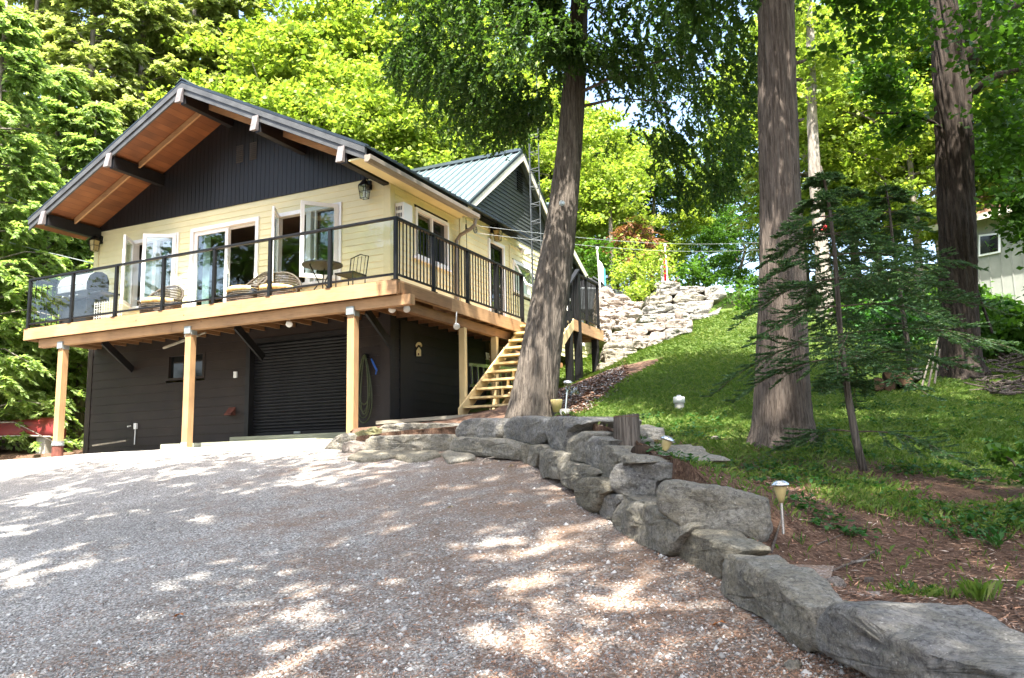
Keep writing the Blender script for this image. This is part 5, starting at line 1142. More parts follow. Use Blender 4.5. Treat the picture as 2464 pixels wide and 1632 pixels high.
# ---- big trunks near the camera
def trunk(name_parent, rows, base, D0, mat, amp=.02, seed=0, freq=5., nth=120, nz_=150, flare=None):
    """rows: (px centre, py, px width) in source pixels; the trunk stands in its own vertical plane"""
    rows = sorted(rows, key=lambda r: -r[1]); pts = [atV(r[0], r[1], base) for r in rows]; rad = []
    for r, p in zip(rows, pts): rad.append(r[2]/2*((p-CC)@CF)/FPX)
    zz = np.array([p[2] for p in pts]); Z = np.linspace(zz[0], zz[-1], nz_); X = np.interp(Z, zz, [p[0] for p in pts]); Y = np.interp(Z, zz, [p[1] for p in pts]); Rd = np.interp(Z, zz, rad)
    k = np.ones(5)/5
    for Q in (X, Y, Rd):
        Qp = np.r_[Q[0]-(Q[1]-Q[0])*np.array([2, 1]), Q, Q[-1]+(Q[-1]-Q[-2])*np.array([1, 2])]; Q[:] = np.convolve(Qp, k, 'valid')
    b = MB()
    for i in range(nz_):
        for j in range(nth):
            th = 2*math.pi*j/nth; c, s = math.cos(th), math.sin(th); tw = Z[i]*.25
            a = noise.noise(Vector((math.cos(th+tw)*freq, math.sin(th+tw)*freq, Z[i]*.9+seed))); a2 = noise.noise(Vector((math.cos(th+tw)*freq*2.3, math.sin(th+tw)*freq*2.3, Z[i]*2+seed+9)))
            fl = 0
            if flare: h = Z[i]-Z[0]; fl = flare*max(0, 1-h/.5)**2*(.5+.9*max(0, math.cos(th*5+seed)))
            r = Rd[i]+amp*(-abs(a)*1.6+.6*a2)+amp*.4+fl+.5*amp*noise.noise(Vector((c*1.3, s*1.3, Z[i]*.8+seed)))
            b.v.append((X[i]+c*r, Y[i]+s*r, Z[i]))
    b.f = [[i*nth+j, i*nth+(j+1) % nth, (i+1)*nth+(j+1) % nth, (i+1)*nth+j] for i in range(nz_-1) for j in range(nth)]; b.m = [0]*len(b.f)
    return b.build('trunk', mat, name_parent, True), np.c_[X, Y, Z], Rd
# leaning cedar in front of the stairs
b1 = onhill(1278, 1008, 11.8); b1[2] -= .15
t1 = thing('leaning_cedar', b1, 'leaning cedar with stringy bark and a low-hanging dark crown, in front of the stairs', 'tree')
rows1 = [(1274, 1035, 132), (1277, 1000, 120), (1287, 940, 112), (1296, 885, 103), (1316, 760, 92), (1331, 666, 86), (1347, 560, 74), (1358, 468, 66), (1371, 350, 60), (1380, 230, 54), (1386, 140, 48), (1395, 0, 40), (1405, -250, 32), (1412, -600, 20), (1415, -900, 8)]
tr1, ax1, rd1 = trunk(t1, rows1, b1, 11.8, M['bark_cedar'], .022, 3, 13, flare=.06)
# crown built around the trunk: boughs leave it high up and hang down towards both sides
rng = np.random.default_rng(77)
def top_of(axis_, z): return np.array([np.interp(z, axis_[:, 2], axis_[:, 0]), np.interp(z, axis_[:, 2], axis_[:, 1]), z])
ppm = FPX/12.0
def low_edge(u):      # height of the lower edge of the crown over the distance u to the right of the trunk (m)
    xs = [-3.4, -2.9, -2.35, -1.9, -1.4, -.9, -.4, 0, .45, .9, 1.3, 1.6, 1.9, 2.2, 2.5, 2.9]
    zs = [8.3, 7.6, 7.05, 6.75, 6.25, 6.35, 6.8, 7.3, 6.55, 6.1, 5.85, 5.35, 5.0, 5.35, 6.3, 8.0]
    return np.interp(u, xs, zs)
Cc, Dd, Ll = [], [], []; bw = MB(); TRX = top_of(ax1, 7.5)
nbr = 0
for i in range(1080):
    u = rng.uniform(-3.3, 2.8) if i < 900 else rng.uniform(-.9, .7); wdp = rng.normal(-.1, 1.05) if i < 900 else rng.uniform(-1.3, -.35); lo = low_edge(u)+abs(wdp)*.3; zt = lo+.1+rng.uniform(0, 1)**1.4*4.8
    c = TRX+RH*u+FH*wdp; c[2] = zt
    if noise.noise(Vector(c*.85)+Vector((4, 0, 0))) < -.10: continue
    a = top_of(ax1, min(zt+rng.uniform(-.2, .8), 13))
    if i % 9 == 0 and zt > lo+.7: bw.tube([a, (a+c)/2+np.array([0, 0, .12]), c], [.03, .016, .004], 5)
    da = unit(((c-a)*np.array([1, 1, 0]))[None])[0]
    for j in range(int(rng.uniform(14, 30))):
        q = c+rng.normal(0, .17, 3)*np.array([1.2, 1.2, .8]); e = low_edge((q-TRX)@RH)+.1
        if q[2] < e: continue
        Cc.append(q); Dd.append([da[0]*.5+rng.normal()*.6, da[1]*.5+rng.normal()*.6, -.45+rng.normal(0, .35)]); Ll.append(rng.uniform(.08, .22))
Cc = np.array(Cc); 
cl = np.array([noise.noise(Vector(c*.95)) for c in Cc]); keep = cl > -.13; Cc = Cc[keep]; Dd = np.array(Dd)[keep]; Ll = np.array(Ll)[keep]
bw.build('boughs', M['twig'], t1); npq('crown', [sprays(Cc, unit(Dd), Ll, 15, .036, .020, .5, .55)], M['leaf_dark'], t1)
b = MB(); c = atV(1348, 508, b1)-FH*.33; b.lathe(c, [(.035, 0), (.04, .05), (.02, .06)], 10, 0, -FH+RH*.1); b.build('branch_knob', M['galv'], t1)
# straight cedar
b2 = onhill(1885, 1062, 9.0); b2[2] -= .12
t2 = thing('straight_cedar', b2, 'tall straight red-brown cedar trunk rising out of the top of the picture', 'tree')
rows2 = [(1885, 1090, 165), (1885, 1062, 152), (1883, 1020, 138), (1882, 960, 132), (1882, 850, 120), (1882, 700, 107), (1878, 500, 96), (1874, 400, 92), (1870, 200, 86), (1867, 0, 84), (1862, -400, 74), (1856, -900, 56), (1850, -1600, 30)]
tr2, ax2, rd2 = trunk(t2, rows2, b2, 9.0, M['bark_red'], .020, 8, 14, flare=.05)
for (px_, py_, L_, up_) in ((1921, 153, .14, .05), (1925, 192, .08, 0), (1921, 292, .12, .03)):
    p = atV(px_-10, py_, b2); b = MB(); b.tube([p-RH*.04, p+RH*(L_*.6)+np.array([0, 0, up_*.3]), p+RH*L_+np.array([0, 0, up_])], [.028, .020, .008], 7); b.build('branch_stub', M['bark_red'], t2, True)
rng = np.random.default_rng(90)
def high_crown(t, axis_, z0, z1, Rr, mat, n=70, per=16):
    C, D, L = [], [], []; b = MB()
    for i in range(n):
        z = z0+(z1-z0)*(i/n); a = top_of(axis_, min(z, axis_[-1, 2])); an = rng.uniform(0, 6.28); Lb = Rr*(1-.6*(z-z0)/(z1-z0))*rng.uniform(.6, 1.1); tip = a+np.array([math.cos(an)*Lb, math.sin(an)*Lb, rng.uniform(-.4, .4)])
        a[2] = min(z, axis_[-1, 2]); b.tube([a, (a+tip)/2+np.array([0, 0, .2]), tip], [.03, .02, .005], 5)
        for j in range(per): s = rng.uniform(.2, 1); C.append(a+(tip-a)*s+rng.normal(0, .2, 3)); aa = an+rng.normal(0, .8); D.append([math.cos(aa), math.sin(aa), rng.uniform(-.7, .1)]); L.append(rng.uniform(.3, .6))
    b.build('boughs', M['twig'], t); npq('crown', [sprays(np.array(C), unit(np.array(D)), np.array(L), 18, .09, .028)], M[mat], t)
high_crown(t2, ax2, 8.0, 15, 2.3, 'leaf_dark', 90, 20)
# dark maple at the right
b3 = onhill(2312, 905, 13.5); b3[2] -= .15
t3 = thing('dark_maple', b3, 'dark maple with furrowed bark and a fork near the top right of the picture', 'tree')
rows3 = [(2318, 925, 118), (2314, 905, 104), (2310, 860, 92), (2308, 760, 82), (2304, 620, 79), (2300, 480, 77), (2296, 312, 77), (2290, 200, 80), (2280, 100, 66), (2268, 0, 56), (2255, -200, 48), (2245, -600, 30), (2240, -900, 12)]
tr3, ax3, rd3 = trunk(t3, rows3, b3, 13.5, M['bark_maple'], .055, 14, 5.0, flare=.07)
b = MB()
for pts_, r_ in ((((2318, 170), (2345, 110), (2385, 60), (2440, 10), (2520, -80)), .17), (((2330, 232), (2372, 196), (2420, 182), (2500, 178), (2600, 150)), .075), (((2318, 120), (2335, 60), (2350, -20), (2380, -200)), .12), (((2290, 330), (2240, 300), (2170, 285), (2090, 290)), .03)):
    P_ = [atV(x, y, b3)+FH*(-.1*k) for k, (x, y) in enumerate(pts_)]; b.tube(P_, [r_*(1-.16*k) for k in range(len(P_))], 10)
b.build('limbs', M['bark_maple'], t3, True)
def leafcloud(t, pts_, r, n, size, mat, name='crown', flat=.5, base=None):
    C = []
    for (px_, py_, D_, rr_) in pts_: C += [at(px_, py_, D=D_)+rng.normal(0, .5, 3)*rr_ for _ in range(n)]
    C = np.array(C); npq(name, [leafy(C, np.full(len(C), r), size, 26, flat)], M[mat], t)
leafcloud(t3, [(2100, 20, 12.6, .6), (2180, 50, 13, .5), (2030, -10, 12.5, .6), (2150, -80, 12.5, .9), (2300, -120, 12.5, .9), (2410, 40, 12.3, .6), (2450, 130, 12.2, .5), (2430, 270, 13.2, .45), (2460, 340, 13, .4), (2400, 360, 14.2, .4), (2150, 225, 14.4, .35), (2105, 190, 14.2, .25), (2170, 300, 14, .25), (2260, -300, 12.5, 1.3), (2440, -250, 12, 1.4), (2080, -250, 12, 1.2), (2250, -600, 12.5, 1.6), (1960, -140, 12.4, .8), (2475, 560, 12.6, .3), (2450, 480, 12.6, .25)], .33, 17, .12, 'leaf_green')
# cedar boughs hanging in from above at the right (a further cedar whose trunk stands outside the frame)
x, y, z = gpos(2075, 14.5)
# ---- fir saplings
def fir(base, pts_px, D, tiers, label, seed, lmax, group=None):
    global rng
    rng = np.random.default_rng(seed); g = thing('fir_sapling', base, label, 'tree', group); P_ = [atV(x, y, base) for x, y in pts_px]
    b = MB(); rr0 = .034*lmax; b.tube(P_, [rr0*(1-.85*k/(len(P_)-1))+.004 for k in range(len(P_))], 9); b.build('trunk', M['bark_cedar'], g, True)
    z_ = np.array([p[2] for p in P_]); bb = MB(); Cn, An = [], []
    def needles(p, q, n, w):
        p = np.array(p); q = np.array(q); d = q-p; L = np.linalg.norm(d); d = d/max(L, 1e-6); s = unit(np.cross(d, [0, 0, 1.])[None])[0]
        t = rng.uniform(0, 1, n)[:, None]; sg = np.where(rng.uniform(0, 1, n) < .5, 1, -1)[:, None]
        A_ = unit(d*.9+s*sg+np.array([0, 0, 1.])*rng.uniform(-.1, .5, (n, 1)))*w*rng.uniform(.7, 1.2, (n, 1)); Cn.append(p+d*L*t+A_); An.append(A_)
    for zt, L, n in tiers:
        zc = z_[0]+(z_[-1]-z_[0])*zt; p0 = np.array([np.interp(zc, z_, [p[0] for p in P_]), np.interp(zc, z_, [p[1] for p in P_]), zc]); a0 = rng.uniform(0, 6.28)
        for k in range(n):
            a = a0+6.283*k/n+rng.normal(0, .2); Lb = L*rng.uniform(.75, 1.15); d = np.array([math.cos(a), math.sin(a), 0]); prev = p0; N_ = 7; sd = np.array([-d[1], d[0], 0])
            for j in range(1, N_+1):
                s = j/N_; q = p0+d*Lb*s+np.array([0, 0, Lb*((.10+.14*math.sin(k*2.1+a0))*s-.40*s*s)])+sd*.05*math.sin(s*5+k)*Lb
                bb.tube([prev, q], [.006*(1-s*.8)+.0015]*2, 4, cap=False); 
                if s > .3: needles(prev, q, 26, .017)
                if s > .28:
                    for sgn in (-1, 1):
                        for rep in range(2):
                            Ls = Lb*.42*(1.15-s)*rng.uniform(.7, 1.2)+.04; e = q+(d*.65+sd*sgn*.75+np.array([0, 0, rng.uniform(-.6, .2)]))*Ls+ (prev-q)*rep*.5
                            qq = q+(prev-q)*rep*.5; bb.tube([qq, e], [.002, .001], 3, cap=False); needles(qq, e, int(20+Ls*190), .017)
                            for s3 in (-1, 1):
                                m_ = qq+(e-qq)*.5; e3 = m_+(unit(((e-qq)+sd*s3*.8*Ls)[None])[0])*Ls*.45; needles(m_, e3, int(10+Ls*90), .016)
                prev = q
    bb.build('branches', M['twig'], g); C = np.concatenate(Cn); A_ = np.concatenate(An); Bv = unit(np.cross(A_, rng.normal(0, 1, A_.shape)))*.0056
    npq('needles', [quads(C, A_, Bv)], M['leaf_fir'], g); return g
bs = onhill(2080, 1132, 7.4); GF2 = 'fir saplings between the big trunks'
fir(bs, [(2080, 1140), (2060, 1060), (2042, 960), (2030, 870), (2022, 800), (2015, 700), (2008, 600), (1996, 500), (1985, 440), (1975, 400)], 7.4,
    [(.13, .85, 2), (.30, .55, 2), (.36, 1.25, 4), (.44, 1.35, 4), (.53, 1.0, 3), (.62, .9, 4), (.70, .8, 3), (.77, .62, 3), (.83, .5, 4), (.90, .32, 4), (.96, .16, 4)], 'nearer fir sapling with a thin bent stem and bare lower trunk', 4, 1.0, GF2)
bs2 = onhill(2185, 880, 10.5)
fir(bs2, [(2190, 890), (2180, 800), (2165, 700), (2150, 600), (2140, 500), (2130, 440)], 10.5,
    [(.24, .95, 3), (.35, 1.15, 3), (.46, 1.2, 3), (.56, 1.1, 4), (.66, .85, 3), (.76, .7, 3), (.84, .5, 4), (.92, .3, 4), (.97, .15, 3)], 'bushier fir sapling behind, left of the dark maple trunk', 6, 1.0, GF2)
# trees standing outside the picture to shade the drive and be mirrored in the glass (beside and behind the camera)
SH = 'tall trees round the camera that shade the drive'
x, y, z = 0, 0, 0
mS = crown_maple(61, 19, 5.4, .22, 330, 30, mat='leaf_green', bark='bark_maple', trunk_r=.22, label='tall open maple just right of the camera position', zfrac=.48, group=SH)
place(mS, 5.2, 1.8, .8, 'tall open maple just right of the camera position', 1.0, 1.0, True, group=SH)
place(mS, -3.4, -.9, -.3, 'tall open maple just behind the camera position', 2.2, 1.08, group=SH)
place(mS, -8.6, -.9, -.6, 'tall open maple behind and left of the camera position', 4.2, 1.05, group=SH)
place(mS, .5, -3.5, -.8, 'tall open maple behind and right of the camera position', 5.5, 1.2, group=SH)
place(mS, 6.2, 7.2, 2.0, 'tall open maple on the slope outside the right edge', 3.0, 1.05, group=SH)
place(cA, -19.5, -2.0, -1.5, 'tall cedar far left behind the camera position', 3.0, 1.0, group=SH)
place(mC, -26, -2.5, -.5, 'dense maple left of the drive outside the left edge', 2.0, 1.0, group=SH)  # trees from here on added out of view for the house glass to reflect
place(cA, -31, 3.5, .5, 'cedar left of the drive outside the left edge', 2.6, 1.1, group=SH)
place(mC, -22, -7, -2, 'dense maple behind the left side of the drive', 3.9, 1.0, group=SH)
place(mC, -17, -13, -3, 'maple farther behind on the left', 5.4, 1.2, group=SH)
# ================================================================ THINGS
# canoe lying upside down
cn = thing('canoe', (-20.9, 13.6, 2.3), 'faded red canoe lying upside down on blocks left of the cottage', 'canoe')
b = MB(); n, m_ = 44, 15; xa, xb = -23.4, -18.35; zc = 2.60
for i in range(n):
    s = i/(n-1); x = xa+(xb-xa)*s; w = .44*(max(0, 1-abs(2*s-1)**3.2))**.6+.004; h = .40+.10*abs(2*s-1)**3; rk = .07*abs(2*s-1)**4
    for j in range(m_):
        a = math.pi*j/(m_-1); ca, sa = math.cos(a), math.sin(a); b.v.append((x, 13.6-w*math.copysign(abs(ca)**.75, ca), zc-rk+h*abs(sa)**.8-(.0 if abs(2*s-1) < .96 else .12)))
b.f = [[i*m_+j, i*m_+j+1, (i+1)*m_+j+1, (i+1)*m_+j] for i in range(n-1) for j in range(m_-1)]; b.m = [0]*len(b.f)
hull = b.build('hull', M['canoe'], cn, True); sm = hull.modifiers.new('thick', 'SOLIDIFY'); sm.thickness = .012
for sgn in (-1, 1):
    b = MB(); b.tube([(xa+(xb-xa)*s, 13.6+sgn*(.45*(max(0, 1-abs(2*s-1)**3.2))**.6+.006), zc-.07*abs(2*s-1)**4) for s in np.linspace(0, 1, 24)], .017, 6); b.build('gunwale', M['canoe_trim'], cn, True)
for x, lab in ((-18.95, 'pale concrete block under the right end of the canoe'), (-22.4, 'pale concrete block under the left part of the canoe')):
    b = MB(); b.box((x-.1, 13.4, float(gz(x, 13.6))-.15), (x+.22, 13.85, 2.56)); tag(b.build('concrete_block', M['concrete'], bevel=.01), lab, 'block', 'blocks under the canoe')
b = MB(); b.box((-17.78, 13.75, 2.25), (-17.66, 13.85, 4.7)); tag(b.build('grey_post', M['old_board']), 'weathered grey post just left of the dark basement wall', 'post')
# barbecue
gl = thing('barbecue', (-16.5, 12.5, 4.75), 'barbecue with a steel hood and black cart at the left end of the deck', 'barbecue')
pr = [(0, 5.60), (0, 5.78), (.06, 5.93), (.18, 6.02), (.34, 6.05), (.46, 6.00), (.52, 5.88), (.52, 5.60)]
b = MB(); b.prism([(-16.95, 12.20+y, z) for y, z in pr], (.95, 0, 0)); hd = b.build('hood', M['steel'], gl, bevel=.01)
for x in (-16.98, -16.0): b = MB(); b.prism([(x, 12.19+y*1.03, z+.004) for y, z in pr], (.03, 0, 0)); b.build('hood_end', M['plastic_black'], hd)
b = MB(); b.tube([(-16.85, 12.18, 5.72), (-16.85, 12.12, 5.72), (-16.1, 12.12, 5.72), (-16.1, 12.18, 5.72)], .012, 8); b.build('handle', M['chrome'], hd)
b = MB(); b.box((-17.0, 12.18, 5.42), (-15.95, 12.74, 5.59)); b.build('firebox', M['plastic_black'], gl, bevel=.01)
for x0, x1 in ((-15.94, -15.55), (-17.3+.28, -17.01)): b = MB(); b.box((x0, 12.22, 5.50), (x1, 12.70, 5.54)); b.build('side_shelf', M['plastic_black'], gl, bevel=.01)
b = MB(); b.box((-16.85, 12.28, 4.90), (-16.1, 12.66, 5.415)); b.build('cabinet', M['plastic_black'], gl)
for x in (-16.88, -16.06): b = MB(); b.box((x-.02, 12.24, 4.76), (x+.02, 12.28, 5.42)); b.build('leg', M['plastic_black'], gl)
b = MB()
for k in range(3): b.lathe((-16.7+k*.22, 12.175, 5.50), [(.025, 0), (.02, .03)], 10, 0, (0, -1, 0))
b.build('knobs', M['chrome'], gl)
# drying rack of white wire
rk_ = thing('wire_rack', (-15.4, 12.4, 4.75), 'low white wire rack on the deck beside the barbecue', 'rack'); b = MB()
for k in range(9): b.bar((-15.85, 12.3, 4.80+k*.06), (-15.0, 12.3, 4.80+k*.06), .006, .006)
for k in range(12): b.bar((-15.85+k*.077, 12.3, 4.76), (-15.85+k*.077, 12.3, 5.32), .006, .006)
for k in range(5): b.bar((-15.85, 12.3, 4.80+k*.12), (-15.85, 12.7, 4.80+k*.12), .006, .006)
b.build('wire_grid', M['plastic_white'], rk_); b = MB(); b.box((-15.9, 12.27, 4.752), (-14.95, 12.75, 4.79)); b.build('tray', M['plastic_white'], rk_)
def wicker(x, y, rot, label, w=.42):
    t = thing('wicker_chair', (x, y, 4.752), label, 'chair', 'wicker armchairs on the deck'); ca, sa = math.cos(rot), math.sin(rot)
    def L(u, v, z): return (x+u*ca-v*sa, y+u*sa+v*ca, 4.752+z)
    b = MB()
    for k in range(15):
        h = .30+k*.036; th0 = -.45+.0; pts_ = []
        for j in range(19):
            a = math.pi*(-.12+1.24*j/18); top = .40+.42*max(0, math.sin(a))**1.2+.0
            r_ = w*(1+.12*(h-.3)); 
            if h <= top+.02: pts_.append(L(math.cos(a)*r_, math.sin(a)*r_*.9, h))
        if len(pts_) > 2: b.tube(pts_, .016, 5)
    rim = [L(math.cos(a)*w*1.07, math.sin(a)*w*.97, .40+.42*max(0, math.sin(a))**1.2+.02) for a in [math.pi*(-.12+1.24*j/18) for j in range(19)]]
    b.tube(rim, .026, 6); b.build('backrest', M['wicker'], t, True)
    b = MB()
    for k in range(9): b.tube([L(math.cos(a)*w*(.88+.012*k), math.sin(a)*w*.85, .05+k*.034) for a in [2*math.pi*j/18 for j in range(19)]], .018, 5)
    b.build('seat_base', M['wicker'], t, True); b = MB(); b.lathe(L(0, -.03, .34), [(w*.78, 0), (w*.86, .03), (w*.86, .08), (w*.78, .11)], 20); b.build('cushion', M['cushion'], t, True)
    for u, v in ((-.28, -.28), (.28, -.28), (-.28, .28), (.28, .28)): b = MB(); b.tube([L(u, v, 0), L(u*.95, v*.95, .08)], .02, 6); b.build('leg', M['wicker'], t)
wicker(-14.05, 12.45, .25, 'wicker armchair with floral cushion in front of the left window'); wicker(-11.75, 12.5, -.3, 'wicker armchair with floral cushion left of the fifth railing post'); wicker(-11.15, 12.7, .5, 'wicker armchair with floral cushion half behind the sixth railing post')
t = thing('bistro_table', (-9.9, 12.4, 4.752), 'dark round metal table on the deck near the corner', 'table'); b = MB(); b.lathe((-9.9, 12.5, 5.44), [(.38, 0), (.38, .025)], 28); b.build('table_top', M['metal_dark'], t)
for a in (0, 2.09, 4.19): b = MB(); b.tube([(-9.9+.3*math.cos(a), 12.5+.3*math.sin(a), 4.755), (-9.9+.06*math.cos(a), 12.5+.06*math.sin(a), 5.1), (-9.9+.25*math.cos(a), 12.5+.25*math.sin(a), 5.44)], .013, 6); b.build('leg', M['metal_dark'], t)
t = thing('metal_chair', (-9.3, 12.55, 4.752), 'dark metal chair beside the round table', 'chair'); b = MB(); b.box((-9.5, 12.35, 5.19), (-9.08, 12.77, 5.22)); b.build('seat', M['metal_dark'], t)
b = MB(); b.tube([(-9.48, 12.77, 5.2), (-9.49, 12.84, 5.6), (-9.29, 12.86, 5.66), (-9.09, 12.84, 5.6), (-9.1, 12.77, 5.2)], .012, 6)
for k in range(4): b.tube([(-9.42+k*.085, 12.78, 5.21), (-9.42+k*.085, 12.85, 5.62)], .007, 5)
b.build('backrest', M['metal_dark'], t)
for u, v in ((-9.48, 12.37), (-9.1, 12.37), (-9.48, 12.75), (-9.1, 12.75)): b = MB(); b.tube([(u, v, 4.755), (u, v, 5.19)], .012, 6); b.build('leg', M['metal_dark'], t)
# garden hose
b = MB(); hx, hy = -9.50, YW-.07
for k, (wd, z0_, z1_) in enumerate(((.20, 3.78, 2.60), (.15, 3.76, 2.72), (.24, 3.74, 2.50), (.17, 3.80, 2.85), (.11, 3.77, 2.66))):
    pts_ = []
    for j in range(33):
        a = 2*math.pi*j/32; zz = (z0_+z1_)/2+(z0_-z1_)/2*math.cos(a); s = math.sin(a); pts_.append((hx-.05+s*wd*(.45+.55*(z0_-zz)/(z0_-z1_))+.02*k, hy-.02*k, zz))
    b.tube(pts_, .011, 6)
hs_ = thing('garden_hose', (hx, hy, 3.8), 'coiled green garden hose hanging right of the garage door', 'hose'); b.build('coil', M['hose'], hs_, True)
p = Vector(at(*R5(1240, 690), Y=hy-.06)); q = Vector(at(*R5(1272, 760), Y=hy-.06)); b = MB(); b.tube([p+(p-q)*.5, p, q], [.014, .022, .016], 8); b.tube([q+Vector((0, 0, .05)), q+Vector((-.03, 0, -.06))], .012, 6); b.build('nozzle', M['blue_plastic'], hs_)
b = MB(); b.box((hx-.03, YW-.13, 3.74), (hx+.03, YW-.016, 3.83)); b.build('hose_hook', M['metal_dark'], hs_)
# small cream sign on the basement side wall
sg = thing('wall_sign', (XR+.02, 14.46, 3.9), 'small cream arched sign on the dark basement side wall', 'sign'); xx = XR+.035
def sp(u, v): p = at(*R5(u, v), X=xx); return (xx, p[1], p[2])
b = MB()
o_ = [sp(1603+26*(1-math.cos(math.pi*k/10)), 545-34*math.sin(math.pi*k/10)) for k in range(11)]; i_ = [sp(1611+18*(1-math.cos(math.pi*k/10)), 555-20*math.sin(math.pi*k/10)) for k in range(11)]
for k in range(10): b.prism([i_[k], i_[k+1], o_[k+1], o_[k]], (.012, 0, 0))
b.build('arch', M['number'], sg); b = MB(); b.prism([sp(1609, 632), sp(1609, 585), sp(1628, 553), sp(1646, 580), sp(1646, 632)], (.012, 0, 0)); pl = b.build('plaque', M['number'], sg)
b = MB(); xx += .014; b.prism([sp(1622, 625), sp(1622, 605), sp(1633, 605), sp(1633, 625)], (.004, 0, 0)); b.build('plaque_mark', M['rust'], pl)
# ladder hung under the deck
ld = thing('ladder', (-8.85, 17.5, 3.6), 'aluminium ladder hung sideways under the deck behind the yellow stairs', 'ladder'); La, Lb_ = Vector((-8.8, 16.2, 3.86)), Vector((-8.8, 19.6, 4.05)); dn_ = Vector((0, .05, -.46))
for o in (Vector((0, 0, 0)), dn_): b = MB(); b.bar(La+o, Lb_+o, .03, .07); b.build('rail', M['chrome'], ld)
for k in range(12): p = La.lerp(Lb_, (k+.4)/12); b = MB(); b.bar(p, p+dn_, .035, .03); b.build('rung', M['chrome'], ld)
# lattice tower
tc = at(*R3(1373, 1000), X=-8.45); tw = thing('lattice_tower', (tc[0], tc[1], 3.9), 'slim three-legged lattice antenna tower against the dark side gable', 'tower'); rt = .155
TL = [(tc[0]+rt*math.cos(a), tc[1]+rt*math.sin(a)) for a in (.35, .35+2.094, .35+4.189)]; ztop = at(1292, 262, X=tc[0])[2]
for x, y in TL: b = MB(); b.tube([(x, y, 3.8), (x, y, ztop)], .014, 6); b.build('leg', M['tower_metal'], tw)
z = 4.1
while z < ztop:
    b = MB()
    for i in range(3): b.tube([(*TL[i], z), (*TL[(i+1) % 3], z)], .009, 5, cap=False); b.tube([(*TL[i], z), (*TL[(i+1) % 3], z+.10)], .006, 4, cap=False)
    z += .46; b.build('cross_brace', M['tower_metal'], tw)
b = MB(); b.tube([(TL[0][0], TL[0][1], ztop), (TL[0][0], TL[0][1], ztop+1.1)], .012, 6); b.build('mast', M['tower_metal'], tw)
# clothesline with pulley
pu = Vector(at(*R3(920, 790), X=-8.55)); cl_ = thing('clothesline', pu, 'two-strand clothesline with a pulley wheel running from the cottage into the trees', 'clothesline')
b = MB(); ring = [pu+Vector((0, math.cos(a)*.085, math.sin(a)*.085)) for a in np.linspace(0, 6.283, 19)]; b.tube(ring, .011, 6, cap=False)
for a in (0, 1.05, 2.1): b.tube([pu+Vector((0, math.cos(a)*.08, math.sin(a)*.08)), pu-Vector((0, math.cos(a)*.08, math.sin(a)*.08))], .006, 5)
b.build('pulley', M['tower_metal'], cl_)
b = MB(); hk = Vector(at(*R3(852, 785), X=-8.75)); b.tube([pu-Vector((0, .08, 0)), hk], .01, 6); b.tube([hk+Vector((0, 0, .1)), hk-Vector((0, 0, .1))], .02, 6); b.tube([hk+Vector((0, 0, .25)), hk+Vector((0, .05, -1.3))], .007, 5); b.build('hook', M['metal_dark'], cl_)
far = Vector(at(1905, 588, D=27))
for dz, dz2 in ((.085, .12), (-.085, -.12)):
    b = MB(); b.tube([pu+Vector((0, 0, dz)).lerp(Vector((0, 0, 0)), 0) if k == 0 else (pu+Vector((0, 0, dz))).lerp(far+Vector((0, 0, dz2)), k/14)-Vector((0, 0, .25*math.sin(math.pi*k/14))) for k in range(15)], .0045, 4); b.build('line', M['galv'], cl_)
ws1 = Vector((-17.3, 13.3, 7.2))
for k, (y0_, end, lab) in enumerate((((0, 458), 7.25, 'overhead wire reaching the left eave from the trees, upper one'), ((0, 572), 6.6, 'overhead wire reaching the cottage from the left, lower one'))):
    q = Vector(at(*y0_, Y=13.8)); a_ = Vector((-17.36, 13.6, end)); q2 = a_+(q-a_)*2.2; b = MB(); b.tube([a_, a_.lerp(q2, .3)-Vector((0, 0, .06)), a_.lerp(q2, .6)-Vector((0, 0, .05)), q2], .012, 5); tag(b.build('overhead_wire', M['galv']), lab, 'wire', 'wires at the left of the cottage')
# solar lamps
def solar(base, top, label, s=1.0, pot=False):
    base = Vector(base); top = Vector(top)+Vector((0, 0, .015)); ax = (top-base).normalized(); L_ = (top-base).length
    t = thing('solar_lamp', base, label, 'garden lamp', 'solar garden lamps along the wall'); b = MB(); b.tube([base-ax*.05, base+ax*(L_-.12*s)], .010*s, 8); b.build('stake', M['chrome'], t)
    b = MB(); b.lathe(base+ax*(L_-.15*s), [(.016*s, 0), (.028*s, .04*s), (.043*s, .10*s), (.045*s, .115*s)], 18, 0, ax); b.build('lens', M['amber'] if not pot else M['glass'], t, True)
    b = MB(); b.lathe(base+ax*(L_-.035*s), [(.062*s, 0), (.064*s, .008*s), (.052*s, .026*s), (.036*s, .034*s), (.034*s, .036*s)], 24, 0, ax); cp = b.build('cap', M['chrome'], t, True)
    b = MB(); b.lathe(base+ax*(L_+.001*s), [(.03*s, 0), (.03*s, .002)], 16, 0, ax); b.build('solar_panel', M['glass_dark'], cp)
def lampat(pb, pt, D, label, **k):
    bb = onhill(*pb, D); base = Vector(at(*pb, D=D)); solar(base, atV(*pt, base), label, **k)
lampat((1884, 1264), (1877, 1163), 4.95, 'upright solar lamp in the needles right of the biggest boulder', s=.86)
lampat((1589, 1112), (1609, 1056), 6.45, 'tilted solar lamp behind the knobbly block', s=.92)
lampat((1361, 985), (1367, 919), 10.9, 'tall-stemmed solar lamp standing in the white pot beside the leaning trunk', s=1.0, pot=True)
c = at(1360, 1007, D=10.9); b = MB(); b.lathe(c, [(.078, 0), (.074, .01), (.066, .115), (.062, .12)], 18); tag(b.build('flower_pot', M['concrete'], None, True), 'upturned pale pot under the tall-stemmed lamp', 'pot')
